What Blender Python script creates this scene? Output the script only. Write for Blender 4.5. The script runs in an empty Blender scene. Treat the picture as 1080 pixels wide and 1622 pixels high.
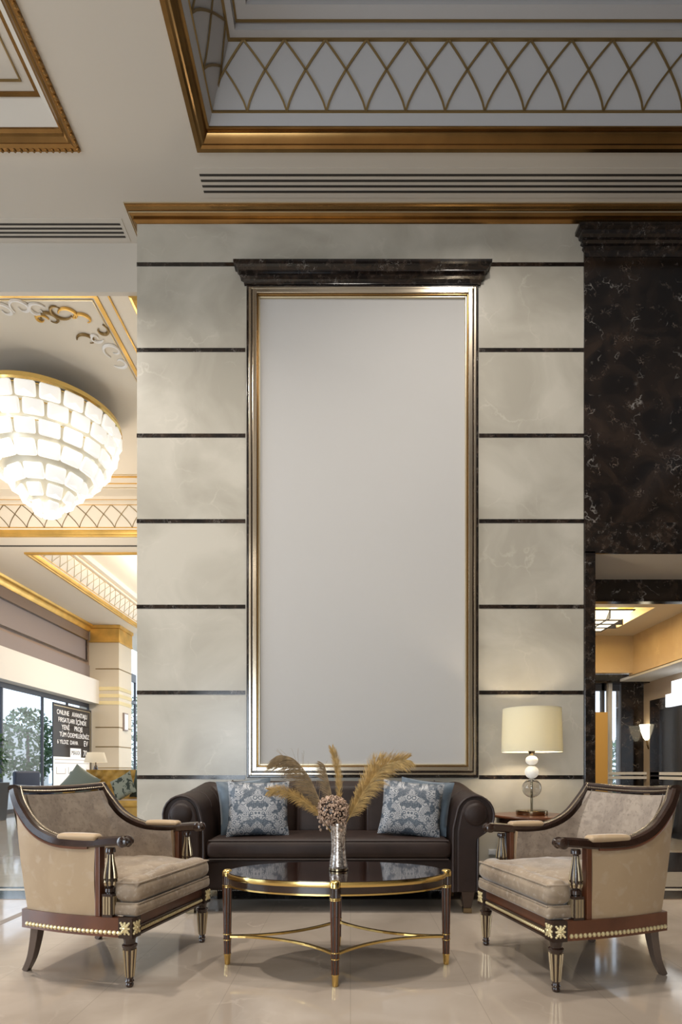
import bpy, math, random
from math import pi, sin, cos, radians as R, sqrt
from mathutils import Vector, Matrix
random.seed(7)
scn = bpy.context.scene
COL = scn.collection

# ------------------------------------------------------------------ camera, world, lights, exposure
H = 1.03                                    # camera height; x = 555 + 900 X/Y, y = 1220 - 900 (Z-H)/Y
cam_d = bpy.data.cameras.new('camera')
cam_d.sensor_fit = 'HORIZONTAL'; cam_d.sensor_width = 36; cam_d.lens = 30
cam_d.shift_x = -15/1080; cam_d.shift_y = 409/1080
cam_d.clip_start = .05; cam_d.clip_end = 200
cam = bpy.data.objects.new('camera', cam_d); COL.objects.link(cam)
cam.location = (0, 0, H); cam.rotation_euler = (pi/2, 0, 0)
scn.camera = cam
scn.view_settings.view_transform = 'Standard'; scn.view_settings.look = 'None'
scn.view_settings.gamma = 1; scn.view_settings.exposure = 0.0
scn.view_settings.use_curve_mapping = False
scn.cycles.use_denoising = True
scn.cycles.max_bounces = 8
scn.cycles.sample_clamp_indirect = 6
w = bpy.data.worlds.new('world'); scn.world = w; w.use_nodes = True
w.node_tree.nodes['Background'].inputs[0].default_value = (.80, .90, 1.0, 1)
w.node_tree.nodes['Background'].inputs[1].default_value = 2.3

def area(name, loc, size, power, color=(1, 1, 1), rot=(0, 0, 0), sy=None, spread=180, shape=None):
    d = bpy.data.lights.new(name, 'AREA'); d.energy = power; d.color = color; d.size = size
    d.shape = shape or ('RECTANGLE' if sy else 'DISK')
    if sy: d.size_y = sy
    d.spread = R(spread)
    o = bpy.data.objects.new(name, d); COL.objects.link(o); o.location = loc; o.rotation_euler = rot
    return o
def point(name, loc, power, color, size=.05):
    d = bpy.data.lights.new(name, 'POINT'); d.energy = power; d.color = color; d.shadow_soft_size = size
    o = bpy.data.objects.new(name, d); COL.objects.link(o); o.location = loc
    return o
WARM = (1, .84, .66); NEUT = (1, .93, .84); DAY = (.80, .90, 1.0)
# downlights in the lounge ceiling, out of the frame above
area('downlight', (-2.98, 3.3, 6.1), .22, 105, NEUT, spread=130)
area('downlight', (1.15, 3.3, 6.45), .22, 55, NEUT, spread=130)
area('downlight', (.0, 2.2, 6.45), .5, 70, NEUT, spread=140)
# light of the lounge behind the camera
area('lounge_light', (-2.2, -2.5, 5.6), 3.0, 240, NEUT, rot=(R(-18), 0, 0))
# daylight through the long window wall on the left and the entrance behind the camera
area('window_daylight', (-7.7, 2.0, 1.7), 9, 420, DAY, rot=(0, R(-90), 0), sy=2.9)
area('entrance_daylight', (-2.6, -5.6, 1.7), 3.0, 190, DAY, rot=(R(90), 0, 0), sy=2.8)
# neighbouring hall and lift lobby
area('hall_light', (-4.4, 14.5, 5.3), 2.0, 235, WARM)
area('pilaster_side_fill', (-2.5, 19.6, 2.6), 2.5, 170, DAY, rot=(0, R(90), 0))  # unseen lamp added in mid-hall to brighten the pilaster's side face
area('hall_cove_light', (-4.3, 15.0, 5.55), 1.5, 250, WARM, rot=(pi, 0, 0), sy=5)
area('hall_light', (-5.5, 9.3, 3.0), 1.0, 95, WARM, rot=(pi, 0, 0))
area('lobby_light', (3.0, 7.0, 3.1), .6, 60, (1, .80, .52))

# ------------------------------------------------------------------ materials
def nodes_of(name):
    m = bpy.data.materials.new(name); m.use_nodes = True
    nt = m.node_tree; b = nt.nodes['Principled BSDF']
    return m, nt, b
def simple(name, col, rough=.5, metal=0, noise=0, nscale=8, bump=0, bscale=60, coat=0, spec=.5, sheen=0, ani=None):
    m, nt, b = nodes_of(name)
    b.inputs['Base Color'].default_value = (*col, 1); b.inputs['Roughness'].default_value = rough
    b.inputs['Metallic'].default_value = metal; b.inputs['Specular IOR Level'].default_value = spec
    b.inputs['Coat Weight'].default_value = coat; b.inputs['Coat Roughness'].default_value = .08
    if sheen:
        b.inputs['Sheen Weight'].default_value = sheen; b.inputs['Sheen Roughness'].default_value = .35
    tc = nt.nodes.new('ShaderNodeTexCoord')
    if noise:
        n = nt.nodes.new('ShaderNodeTexNoise'); n.inputs['Scale'].default_value = nscale; n.inputs['Detail'].default_value = 6
        nt.links.new(tc.outputs['Object'], n.inputs['Vector'])
        r = nt.nodes.new('ShaderNodeValToRGB')
        r.color_ramp.elements[0].position = .32; r.color_ramp.elements[1].position = .68
        r.color_ramp.elements[0].color = (*[c*(1-noise) for c in col], 1)
        r.color_ramp.elements[1].color = (*[min(1, c*(1+noise)) for c in col], 1)
        nt.links.new(n.outputs['Fac'], r.inputs[0]); nt.links.new(r.outputs[0], b.inputs['Base Color'])
    if bump:
        n2 = nt.nodes.new('ShaderNodeTexNoise'); n2.inputs['Scale'].default_value = bscale; n2.inputs['Detail'].default_value = 3
        nt.links.new(tc.outputs['Object'], n2.inputs['Vector'])
        bp = nt.nodes.new('ShaderNodeBump'); bp.inputs['Strength'].default_value = bump; bp.inputs['Distance'].default_value = .01
        nt.links.new(n2.outputs['Fac'], bp.inputs['Height']); nt.links.new(bp.outputs[0], b.inputs['Normal'])
    return m
def glow(name, col, strength, base=None):
    m, nt, b = nodes_of(name)
    b.inputs['Base Color'].default_value = (*(base or col), 1)
    b.inputs['Emission Color'].default_value = (*col, 1); b.inputs['Emission Strength'].default_value = strength
    b.inputs['Roughness'].default_value = .4
    return m
def mixc(nt, fac, a, bcol):
    x = nt.nodes.new('ShaderNodeMix'); x.data_type = 'RGBA'
    for s, v in ((6, a), (7, bcol)):
        if isinstance(v, tuple): x.inputs[s].default_value = (*v, 1)
        else: nt.links.new(v, x.inputs[s])
    if isinstance(fac, (int, float)): x.inputs[0].default_value = fac
    else: nt.links.new(fac, x.inputs[0])
    return x.outputs[2]
def noise_fac(nt, vec, scale, lo, hi, detail=6, dist=0):
    n = nt.nodes.new('ShaderNodeTexNoise'); n.inputs['Scale'].default_value = scale
    n.inputs['Detail'].default_value = detail; n.inputs['Distortion'].default_value = dist
    nt.links.new(vec, n.inputs['Vector'])
    r = nt.nodes.new('ShaderNodeMapRange'); r.inputs[1].default_value = lo; r.inputs[2].default_value = hi
    nt.links.new(n.outputs['Fac'], r.inputs[0]); return r.outputs[0]
def vein_fac(nt, vec, scale, width, warp=.35, seed=0):
    mp = nt.nodes.new('ShaderNodeMapping'); mp.inputs['Location'].default_value = (seed, seed*1.7, seed*.6)
    nt.links.new(vec, mp.inputs[0])
    n = nt.nodes.new('ShaderNodeTexNoise'); n.inputs['Scale'].default_value = scale*1.3; n.inputs['Detail'].default_value = 5
    nt.links.new(mp.outputs[0], n.inputs['Vector'])
    a = nt.nodes.new('ShaderNodeVectorMath'); a.operation = 'MULTIPLY_ADD'
    nt.links.new(n.outputs['Color'], a.inputs[0]); a.inputs[1].default_value = (warp,)*3
    nt.links.new(mp.outputs[0], a.inputs[2])
    v = nt.nodes.new('ShaderNodeTexVoronoi'); v.feature = 'DISTANCE_TO_EDGE'; v.inputs['Scale'].default_value = scale
    nt.links.new(a.outputs[0], v.inputs['Vector'])
    r = nt.nodes.new('ShaderNodeMapRange'); r.inputs[1].default_value = width; r.inputs[2].default_value = 0
    nt.links.new(v.outputs['Distance'], r.inputs[0]); return r.outputs[0]
def mul(nt, a, b):
    m = nt.nodes.new('ShaderNodeMath'); m.operation = 'MULTIPLY'; m.use_clamp = True
    for i, v in enumerate((a, b)):
        if isinstance(v, (int, float)): m.inputs[i].default_value = v
        else: nt.links.new(v, m.inputs[i])
    return m.outputs[0]
def marble_black(name, base=(.008, .006, .0055), brown=(.036, .023, .016), rough=.12, s=1.0, bright=.36):
    m, nt, b = nodes_of(name); tc = nt.nodes.new('ShaderNodeTexCoord').outputs['Object']
    c = mixc(nt, noise_fac(nt, tc, 3*s, .42, .72, 8, 1.2), base, brown)
    sp = mul(nt, vein_fac(nt, tc, 4.2*s, .035, .5), noise_fac(nt, tc, 5*s, .56, .72))
    c = mixc(nt, sp, c, (bright, bright*.93, bright*.85))
    sp2 = mul(nt, mul(nt, vein_fac(nt, tc, 11*s, .06, .3, 3), noise_fac(nt, tc, 8*s, .56, .70)), .6)
    c = mixc(nt, sp2, c, (bright*.8, bright*.62, bright*.5))
    nt.links.new(c, b.inputs['Base Color']); b.inputs['Roughness'].default_value = rough
    return m
def marble_cream(name, a, c2, rough=.16, s=1.0, vein=.35):
    m, nt, b = nodes_of(name); tc = nt.nodes.new('ShaderNodeTexCoord').outputs['Object']
    c = mixc(nt, noise_fac(nt, tc, 1.6*s, .35, .65, 8, .8), a, c2)
    v = mul(nt, mul(nt, vein_fac(nt, tc, 2.2*s, .03, .6), noise_fac(nt, tc, 3*s, .48, .7)), vein)
    c = mixc(nt, v, c, tuple(min(1, x*1.35) for x in a))
    nt.links.new(c, b.inputs['Base Color']); b.inputs['Roughness'].default_value = rough
    return m
def floor_mat(name, a, c2, joint, pitch=.575, ox=0, oy=0, rough=.1):
    m, nt, b = nodes_of(name); tc = nt.nodes.new('ShaderNodeTexCoord').outputs['Object']
    c = mixc(nt, noise_fac(nt, tc, 1.3, .32, .68, 8, 1.2), a, c2)
    v = mul(nt, mul(nt, vein_fac(nt, tc, 1.6, .02, .8), noise_fac(nt, tc, 2.2, .5, .7)), .45)
    c = mixc(nt, v, c, tuple(min(1, x*1.4) for x in a))
    mp = nt.nodes.new('ShaderNodeMapping'); mp.inputs['Location'].default_value = (ox, oy, 0)
    nt.links.new(tc, mp.inputs[0])
    br = nt.nodes.new('ShaderNodeTexBrick'); br.offset = 0; br.squash = 1
    br.inputs['Scale'].default_value = 1; br.inputs['Mortar Size'].default_value = .0022
    br.inputs['Brick Width'].default_value = pitch; br.inputs['Row Height'].default_value = pitch
    br.inputs['Color1'].default_value = (0, 0, 0, 1); br.inputs['Color2'].default_value = (.35, .35, .35, 1)
    br.inputs['Mortar'].default_value = (1, 1, 1, 1); br.inputs['Mortar Smooth'].default_value = .1
    nt.links.new(mp.outputs[0], br.inputs['Vector'])
    c = mixc(nt, mul(nt, br.outputs['Fac'], .32), c, joint)
    c = mixc(nt, mul(nt, br.outputs['Color'], .22), c, c2)
    nt.links.new(c, b.inputs['Base Color']); b.inputs['Roughness'].default_value = rough
    rr = noise_fac(nt, tc, 5, .3, .7); mr = nt.nodes.new('ShaderNodeMapRange')
    mr.inputs[3].default_value = rough*.8; mr.inputs[4].default_value = rough*1.5
    nt.links.new(rr, mr.inputs[0]); nt.links.new(mr.outputs[0], b.inputs['Roughness'])
    return m
def velvet(name, a, c2, mott, scale=7, sheen=.6):
    m, nt, b = nodes_of(name); tc = nt.nodes.new('ShaderNodeTexCoord').outputs['Object']
    c = mixc(nt, noise_fac(nt, tc, scale, .4, .62, 5, .6), a, c2)
    c = mixc(nt, mul(nt, noise_fac(nt, tc, scale*4.5, .55, .66, 6, .4), .5), c, mott)
    nt.links.new(c, b.inputs['Base Color']); b.inputs['Roughness'].default_value = .62
    b.inputs['Sheen Weight'].default_value = sheen; b.inputs['Sheen Roughness'].default_value = .3
    n = nt.nodes.new('ShaderNodeTexNoise'); n.inputs['Scale'].default_value = 420; nt.links.new(tc, n.inputs['Vector'])
    bp = nt.nodes.new('ShaderNodeBump'); bp.inputs['Strength'].default_value = .15; bp.inputs['Distance'].default_value = .003
    nt.links.new(n.outputs['Fac'], bp.inputs['Height']); nt.links.new(bp.outputs[0], b.inputs['Normal'])
    return m
def damask(name):
    m, nt, b = nodes_of(name); tc = nt.nodes.new('ShaderNodeTexCoord').outputs['Object']
    sx = nt.nodes.new('ShaderNodeSeparateXYZ'); nt.links.new(tc, sx.inputs[0])
    ab = nt.nodes.new('ShaderNodeMath'); ab.operation = 'ABSOLUTE'; nt.links.new(sx.outputs[0], ab.inputs[0])
    cb = nt.nodes.new('ShaderNodeCombineXYZ'); nt.links.new(ab.outputs[0], cb.inputs[0]); nt.links.new(sx.outputs[1], cb.inputs[1])
    v = nt.nodes.new('ShaderNodeTexVoronoi'); v.inputs['Scale'].default_value = 21; nt.links.new(cb.outputs[0], v.inputs['Vector'])
    def mth(op, a, bb=None):
        q = nt.nodes.new('ShaderNodeMath'); q.operation = op
        for i, z in enumerate((a, bb)):
            if z is None: continue
            if isinstance(z, (int, float)): q.inputs[i].default_value = z
            else: nt.links.new(z, q.inputs[i])
        return q.outputs[0]
    ring = mth('GREATER_THAN', mth('SINE', mth('MULTIPLY', v.outputs['Distance'], 30)), -.45)
    patch = noise_fac(nt, cb.outputs[0], 15, .455, .50, 2)
    fac = mul(nt, ring, patch)
    fac = mth('MAXIMUM', fac, mul(nt, mth('LESS_THAN', v.outputs['Distance'], .17), .8))
    c = mixc(nt, fac, (.055, .075, .10), (.40, .40, .41))
    c = mixc(nt, mul(nt, noise_fac(nt, tc, 120, .45, .6), .35), c, (.25, .27, .30))
    nt.links.new(c, b.inputs['Base Color']); b.inputs['Roughness'].default_value = .45
    bp = nt.nodes.new('ShaderNodeBump'); bp.inputs['Strength'].default_value = .35; bp.inputs['Distance'].default_value = .004
    nt.links.new(fac, bp.inputs['Height']); nt.links.new(bp.outputs[0], b.inputs['Normal'])
    return m
def leaf_print(name):
    m, nt, b = nodes_of(name); tc = nt.nodes.new('ShaderNodeTexCoord').outputs['Object']
    f = noise_fac(nt, tc, 11, .57, .60, 2, 1.0)
    nt.links.new(mixc(nt, f, (.20, .21, .16), (.02, .03, .02)), b.inputs['Base Color']); b.inputs['Roughness'].default_value = .8
    return m
def mosaic(name):
    m, nt, b = nodes_of(name); tc = nt.nodes.new('ShaderNodeTexCoord').outputs['Object']
    v = nt.nodes.new('ShaderNodeTexVoronoi'); v.inputs['Scale'].default_value = 120; nt.links.new(tc, v.inputs['Vector'])
    sp = nt.nodes.new('ShaderNodeSeparateColor'); nt.links.new(v.outputs['Color'], sp.inputs[0])
    nt.links.new(mixc(nt, sp.outputs[0], (.20, .15, .12), (.80, .74, .68)), b.inputs['Base Color'])
    b.inputs['Metallic'].default_value = .75; b.inputs['Roughness'].default_value = .25
    return m
def thin_glass(name, tint=(.93, .96, 1), refl=.1):
    m = bpy.data.materials.new(name); m.use_nodes = True; nt = m.node_tree; nt.nodes.clear()
    o = nt.nodes.new('ShaderNodeOutputMaterial'); t = nt.nodes.new('ShaderNodeBsdfTransparent'); t.inputs[0].default_value = (*tint, 1)
    g = nt.nodes.new('ShaderNodeBsdfGlossy'); g.inputs['Roughness'].default_value = .02
    x = nt.nodes.new('ShaderNodeMixShader'); x.inputs[0].default_value = refl
    nt.links.new(t.outputs[0], x.inputs[1]); nt.links.new(g.outputs[0], x.inputs[2]); nt.links.new(x.outputs[0], o.inputs[0])
    return m
def lampshade_mat(name, col, tr=.5):
    m = bpy.data.materials.new(name); m.use_nodes = True; nt = m.node_tree; nt.nodes.clear()
    o = nt.nodes.new('ShaderNodeOutputMaterial'); d = nt.nodes.new('ShaderNodeBsdfDiffuse'); d.inputs[0].default_value = (*col, 1)
    t = nt.nodes.new('ShaderNodeBsdfTranslucent'); t.inputs[0].default_value = (*col, 1)
    x = nt.nodes.new('ShaderNodeMixShader'); x.inputs[0].default_value = tr
    nt.links.new(d.outputs[0], x.inputs[1]); nt.links.new(t.outputs[0], x.inputs[2]); nt.links.new(x.outputs[0], o.inputs[0])
    return m

M = dict(
    ceiling=simple('ceiling_paint', (.54, .49, .42), .6),
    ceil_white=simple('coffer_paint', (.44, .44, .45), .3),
    hall_white=simple('hall_ceiling_paint', (.74, .69, .60), .5),
    cream=marble_cream('cream_marble', (.50, .465, .395), (.38, .35, .29), .25),
    beige=marble_cream('beige_marble', (.60, .45, .26), (.52, .38, .22), .2),
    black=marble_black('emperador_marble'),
    blackband=marble_black('dark_marble_band', s=2.5, bright=.42),
    floor=floor_mat('floor_marble', (.44, .372, .305), (.315, .258, .205), (.16, .13, .10), ox=.0, oy=.1, rough=.07),
    floor2=floor_mat('hall_floor_marble', (.42, .38, .33), (.33, .29, .24), (.15, .12, .10), .9, rough=.07),
    threshold=simple('brown_threshold', (.20, .14, .09), .25),
    gold=simple('gilt_moulding', (.27, .155, .055), .24, .95, noise=.2, nscale=3),
    goldhall=simple('bright_gilt', (.70, .44, .12), .35, .7, noise=.15, nscale=3),
    giltdark=simple('bronze_line', (.25, .17, .07), .35, .7),
    giltlight=simple('gilt_pale', (.62, .53, .36), .28, .8),
    brass=simple('polished_brass', (.83, .60, .22), .16, 1),
    antique=simple('antique_brass', (.30, .24, .15), .2, 1),
    silver=simple('champagne_leaf', (.56, .48, .37), .2, .95),
    fabricwall=simple('panel_fabric', (.47, .455, .435), .75, bump=.25, bscale=500),
    slot=simple('vent_slot', (.03, .025, .02), .6),
    wood=simple('dark_wood', (.034, .017, .011), .2, noise=.35, nscale=6, coat=.4),
    woodred=simple('red_wood', (.125, .042, .018), .28, noise=.3, nscale=5, coat=.3),
    woodfoot=simple('grey_brown_wood', (.12, .085, .065), .3),
    tabletop=simple('table_top_gloss', (.018, .008, .006), .045, coat=.6, spec=.9),
    sofa=simple('sofa_leather', (.027, .0155, .012), .5, noise=.25, nscale=5, bump=.15, bscale=180, spec=.3),
    sofapipe=simple('sofa_piping', (.035, .023, .021), .4),
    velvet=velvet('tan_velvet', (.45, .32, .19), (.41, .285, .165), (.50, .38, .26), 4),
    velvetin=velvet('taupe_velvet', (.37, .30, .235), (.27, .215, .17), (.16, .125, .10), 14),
    velvetseat=velvet('seat_velvet', (.34, .26, .18), (.25, .185, .125), (.46, .39, .32), 9),
    flute=simple('pale_gilt_flutes', (.46, .36, .22), .25, .6),
    orn=simple('gilt_ornament', (.78, .66, .38), .3, .6),
    damask=damask('damask_cushion'), slate=simple('slate_velvet', (.085, .115, .145), .55, noise=.3, nscale=9, sheen=.4),
    mosaic=mosaic('silver_mosaic'), pampas=simple('pampas_gold', (.47, .31, .11), .7, noise=.3, nscale=30),
    pampasdry=simple('pampas_brown', (.30, .21, .11), .7, noise=.3, nscale=30),
    dried=simple('dried_blossom', (.46, .32, .23), .6, noise=.6, nscale=55),
    glass=thin_glass('window_glass'),
    shade=lampshade_mat('cream_shade', (.74, .69, .52), .22), shadewhite=lampshade_mat('white_shade', (.80, .76, .66), .3),
    opal=glow('opal_glass', (1, .93, .80), .25, (.85, .82, .75)),
    bulb=glow('bulb', (1, .85, .6), 12),
    crystal=glow('crystal', (1, .97, .90), .42, (.80, .80, .79)),
    brown=simple('brown_panelling', (.24, .165, .12), .35), greyp=simple('grey_panelling', (.22, .18, .17), .4),
    white=simple('white_plaster', (.60, .58, .54), .6), steel=simple('steel', (.35, .36, .38), .25, 1),
    darkframe=simple('dark_frame', (.05, .05, .06), .4), board=simple('sign_black', (.02, .02, .025), .12),
    ink=simple('sign_white', (.85, .85, .85), .5), yellow=simple('mustard_velvet', (.42, .24, .035), .6, noise=.2, nscale=6, sheen=.4),
    green=simple('grey_green_fabric', (.15, .175, .145), .7), darkgreen=simple('dark_green_fabric', (.05, .07, .055), .7),
    leafp=leaf_print('leaf_print'), navy=simple('navy_fabric', (.03, .04, .07), .6),
    leaf=simple('leaf', (.06, .14, .04), .5, noise=.5, nscale=20), bark=simple('bark', (.10, .08, .06), .8),
    ground=simple('paving', (.35, .36, .36), .8), pot=simple('black_planter', (.01, .01, .012), .3),
    lit=glow('lit_panel', (.9, .95, 1), 1.4), litwarm=glow('lobby_lamp_glass', (1, .90, .66), 2.6),
    ceilyellow=simple('gold_leaf_ceiling', (.72, .50, .12), .5), plate=simple('switch_plate', (.75, .74, .72), .4),
    facade=simple('facade', (.55, .55, .52), .7),
)
m, nt, b = nodes_of('clear_glass'); b.inputs['Transmission Weight'].default_value = 1; b.inputs['Roughness'].default_value = .02
b.inputs['IOR'].default_value = 1.45; M['clear'] = m

# ------------------------------------------------------------------ mesh helpers
class MB:
    def __init__(s): s.v = []; s.f = []
    def add(s, vs, fs):
        n = len(s.v); s.v += [tuple(p) for p in vs]; s.f += [tuple(i+n for i in f) for f in fs]; return s
    def box(s, x0, x1, y0, y1, z0, z1):
        return s.add([(x0, y0, z0), (x1, y0, z0), (x1, y1, z0), (x0, y1, z0), (x0, y0, z1), (x1, y0, z1), (x1, y1, z1), (x0, y1, z1)],
                     [(0, 3, 2, 1), (4, 5, 6, 7), (0, 1, 5, 4), (1, 2, 6, 5), (2, 3, 7, 6), (3, 0, 4, 7)])
    def grid(s, rows, closeu=False, closev=False, caps=False):
        nr, nc = len(rows), len(rows[0]); vs = [p for r in rows for p in r]; fs = []
        for i in range(nr if closeu else nr-1):
            for j in range(nc if closev else nc-1):
                a = i*nc+j; b_ = i*nc+(j+1) % nc; c = ((i+1) % nr)*nc+(j+1) % nc; d = ((i+1) % nr)*nc+j
                fs.append((a, b_, c, d))
        if caps: fs += [tuple(range(nc))[::-1], tuple((nr-1)*nc+k for k in range(nc))]
        return s.add(vs, fs)
    def lathe(s, prof, c=(0, 0, 0), n=24, axis='z', sx=1, sy=1, ring=False):
        rows = []
        for r, z in prof:
            row = []
            for k in range(n):
                a = 2*pi*k/n; p = (r*cos(a)*sx, r*sin(a)*sy, z)
                if axis == 'y': p = (p[0], z, p[1])
                if axis == 'x': p = (z, p[0], p[1])
                row.append((p[0]+c[0], p[1]+c[1], p[2]+c[2]))
            rows.append(row)
        return s.grid(rows, closev=True, caps=not ring, closeu=ring)
    def sweep(s, path, prof, closed=False, up=(0, 0, 1), caps=True, scale=None):
        P = [Vector(p) for p in path]; n = len(P); rows = []; up = Vector(up)
        for i, p in enumerate(P):
            if closed: t1 = (p-P[i-1]).normalized(); t2 = (P[(i+1) % n]-p).normalized()
            else:
                t1 = (p-P[max(i-1, 0)]); t2 = (P[min(i+1, n-1)]-p)
                t1 = t1.normalized() if t1.length > 1e-9 else t2.normalized(); t2 = t2.normalized() if t2.length > 1e-9 else t1
            t = (t1+t2).normalized(); side = t.cross(up)
            if side.length < 1e-4: side = t.cross(Vector((0, 1, 0)))
            side.normalize(); u2 = side.cross(t).normalized()
            k = 1/max(.35, t.dot(t1)); sc = scale(i/(n-1)) if scale else 1
            rows.append([tuple(p+side*(a*k*sc)+u2*(b_*sc)) for a, b_ in prof])
        return s.grid(rows, closeu=closed, closev=True, caps=(caps and not closed))
    def tube(s, path, r, n=8, closed=False, up=(0, 0, 1), scale=None):
        return s.sweep(path, [(r*cos(2*pi*k/n), r*sin(2*pi*k/n)) for k in range(n)], closed, up, scale=scale)
    def sphere(s, c, r, n=12, sx=1, sy=1, sz=1):
        m_ = max(4, n//2)
        return s.lathe([(max(1e-4, r*sin(pi*i/m_)), -r*cos(pi*i/m_)*sz) for i in range(m_+1)], c, n, sx=sx, sy=sy)
    def rbox(s, c, size, r=.02, k=4, crown=0, mid=5):
        hx, hy, hz = [a/2 for a in size]; r = min(r, hx, hy, hz)
        def ax(h):
            e = [r*(1-cos(pi/2*i/k)) for i in range(k)]
            inner = [-(h-r)+2*(h-r)*i/mid for i in range(mid+1)] if h-r > 1e-6 else [0]
            return [-h+a for a in e]+inner+[h-a for a in e[::-1]]
        A = (ax(hx), ax(hy), ax(hz)); hh = (hx, hy, hz)
        def mp(p):
            q = [max(-(h-r), min(h-r, v)) for v, h in zip(p, hh)]; d = Vector([a-b_ for a, b_ in zip(p, q)])
            if d.length > 1e-9: d = d.normalized()*r
            o = [q[i]+d[i] for i in range(3)]
            if crown:
                o[2] += crown*(1-(p[0]/hx)**2)*(1-(p[1]/hy)**2)*(p[2]/hz)
                f = crown*.5*(1-(p[2]/hz)**2); o[0] += f*(p[0]/hx); o[1] += f*(p[1]/hy)
            return (o[0]+c[0], o[1]+c[1], o[2]+c[2])
        for axi in range(3):
            a1, a2 = [(1, 2), (2, 0), (0, 1)][axi]
            for sg in (-1, 1):
                rows = []
                for u in A[a1]:
                    row = []
                    for v in A[a2]:
                        p = [0, 0, 0]; p[axi] = sg*hh[axi]; p[a1] = u; p[a2] = v; row.append(mp(p))
                    rows.append(row)
                if sg < 0: rows = rows[::-1]
                s.grid(rows)
        return s
    def xf(s, mtx): s.v = [tuple(mtx @ Vector(p)) for p in s.v]; return s
    def build(s, name, mat, parent=None, smooth=False, bevel=0, weld=False, kind=None, ang=35):
        me = bpy.data.meshes.new(name); me.from_pydata(s.v, [], s.f); me.update()
        if weld:
            import bmesh
            bm = bmesh.new(); bm.from_mesh(me); bmesh.ops.remove_doubles(bm, verts=bm.verts, dist=1e-5)
            bmesh.ops.recalc_face_normals(bm, faces=bm.faces); bm.to_mesh(me); bm.free()
        me.materials.append(M[mat] if isinstance(mat, str) else mat)
        if smooth:
            for p in me.polygons: p.use_smooth = True
            me.set_sharp_from_angle(angle=R(ang))
        o = bpy.data.objects.new(name, me); COL.objects.link(o)
        if parent: o.parent = parent
        if bevel:
            bv = o.modifiers.new('bevel', 'BEVEL'); bv.width = bevel; bv.segments = 2; bv.limit_method = 'ANGLE'
        if kind: o['kind'] = kind
        return o
def thing(name, label, cat, loc=(0, 0, 0), rz=0, group=None):
    o = bpy.data.objects.new(name, None); COL.objects.link(o); o.location = loc; o.rotation_euler = (0, 0, rz)
    o.empty_display_size = .1; o['label'] = label; o['category'] = cat
    if group: o['group'] = group
    return o
def tag(o, label, cat, group=None):
    o['label'] = label; o['category'] = cat
    if group: o['group'] = group
    return o
def copy_tree(o, parent=None):
    c = o.copy(); COL.objects.link(c); c.parent = parent
    for ch in o.children: copy_tree(ch, c)
    return c
_tn = [0]
def trim(mb, mat, **k):
    _tn[0] += 1
    return mb.build('trim_%d' % _tn[0], mat, kind='structure', **k)
def struct(name, mb, mat, **k): return mb.build(name, mat, kind='structure', **k)
def bez(p0, p1, p2, n): return [tuple(Vector(p0)*(1-t)**2+Vector(p1)*2*t*(1-t)+Vector(p2)*t*t) for t in [i/n for i in range(n+1)]]
def catmull(P, n=6):
    P = [Vector(p) for p in P]; out = []
    for i in range(len(P)-1):
        a, b_, c, d = P[max(i-1, 0)], P[i], P[i+1], P[min(i+2, len(P)-1)]
        for k in range(n):
            t = k/n; out.append(tuple(.5*((2*b_)+(c-a)*t+(2*a-5*b_+4*c-d)*t*t+(3*b_-a-3*c+d)*t**3)))
    out.append(tuple(P[-1])); return out

# ------------------------------------------------------------------ SETTING: floor
ZC = 5.944
f = MB().box(-12, 9, -7, 4.52, -.1, 0)
struct('floor', f, 'floor')
struct('floor_hall', MB().box(-8.05, 9, 5.02, 22, -.1, 0), 'floor2')
struct('floor_border', MB().box(-8.05, 9, 4.54, 5.02, -.1, 0), 'blackband')
trim(MB().box(-8.05, 9, 4.52, 4.54, -.1, .001), 'threshold')
trim(MB().box(-8.05, 9, 4.86, 4.94, -.05, .001), 'cream')
trim(MB().box(2.0, 9, 5.75, 7.1, -.05, .001), 'black')
trim(MB().box(2.0, 9, 8.6, 11, -.05, .001), 'black')
trim(MB().box(-2.39, -2.33, -2, 4.52, -.05, .001), 'threshold')
# central wall of cream marble
struct('wall_back', MB().box(-1.878, 2.05, 5, 5.9, 0, 5.95), 'cream')
ys = [419, 554.5, 690, 825.5, 961, 1097, 1231]
for i, y in enumerate(ys):
    z = H+(1220-y)/180; x1 = -.925 if i else 2.05
    trim(MB().box(-1.880, x1, 4.997, 5.02, z-.017, z+.017), 'blackband')
    if i: trim(MB().box(1.13, 2.05, 4.997, 5.02, z-.017, z+.017), 'blackband')
struct('baseboard_back', MB().box(-1.88, 2.05, 4.985, 5.02, 0, .11), 'black')
# gilt cornice of the central wall
def cornice(x0, x1, yw, ztop, prof, ret=.9):
    path = [(x0, yw+ret, ztop), (x0, yw, ztop), (x1, yw, ztop)]
    return MB().sweep(path, prof)
cp = [(0, 0), (.082, 0), (.082, -.016), (.070, -.022), (.064, -.04), (.048, -.046), (.052, -.062), (.040, -.074), (.022, -.078),
      (.026, -.092), (.012, -.104), (0, -.108)]
trim(cornice(-1.878, 4.6, 5.0, ZC, cp), 'gold', smooth=True, ang=25)
trim(cornice(-1.878, 4.6, 5.0, ZC, [(.08, .0), (.0865, 0), (.0865, -.009), (.08, -.009)]), 'giltlight')
trim(cornice(-1.878, 4.6, 5.0, ZC-.05, [(.047, .0), (.056, 0), (.056, -.01), (.047, -.01)]), 'giltlight')
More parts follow.
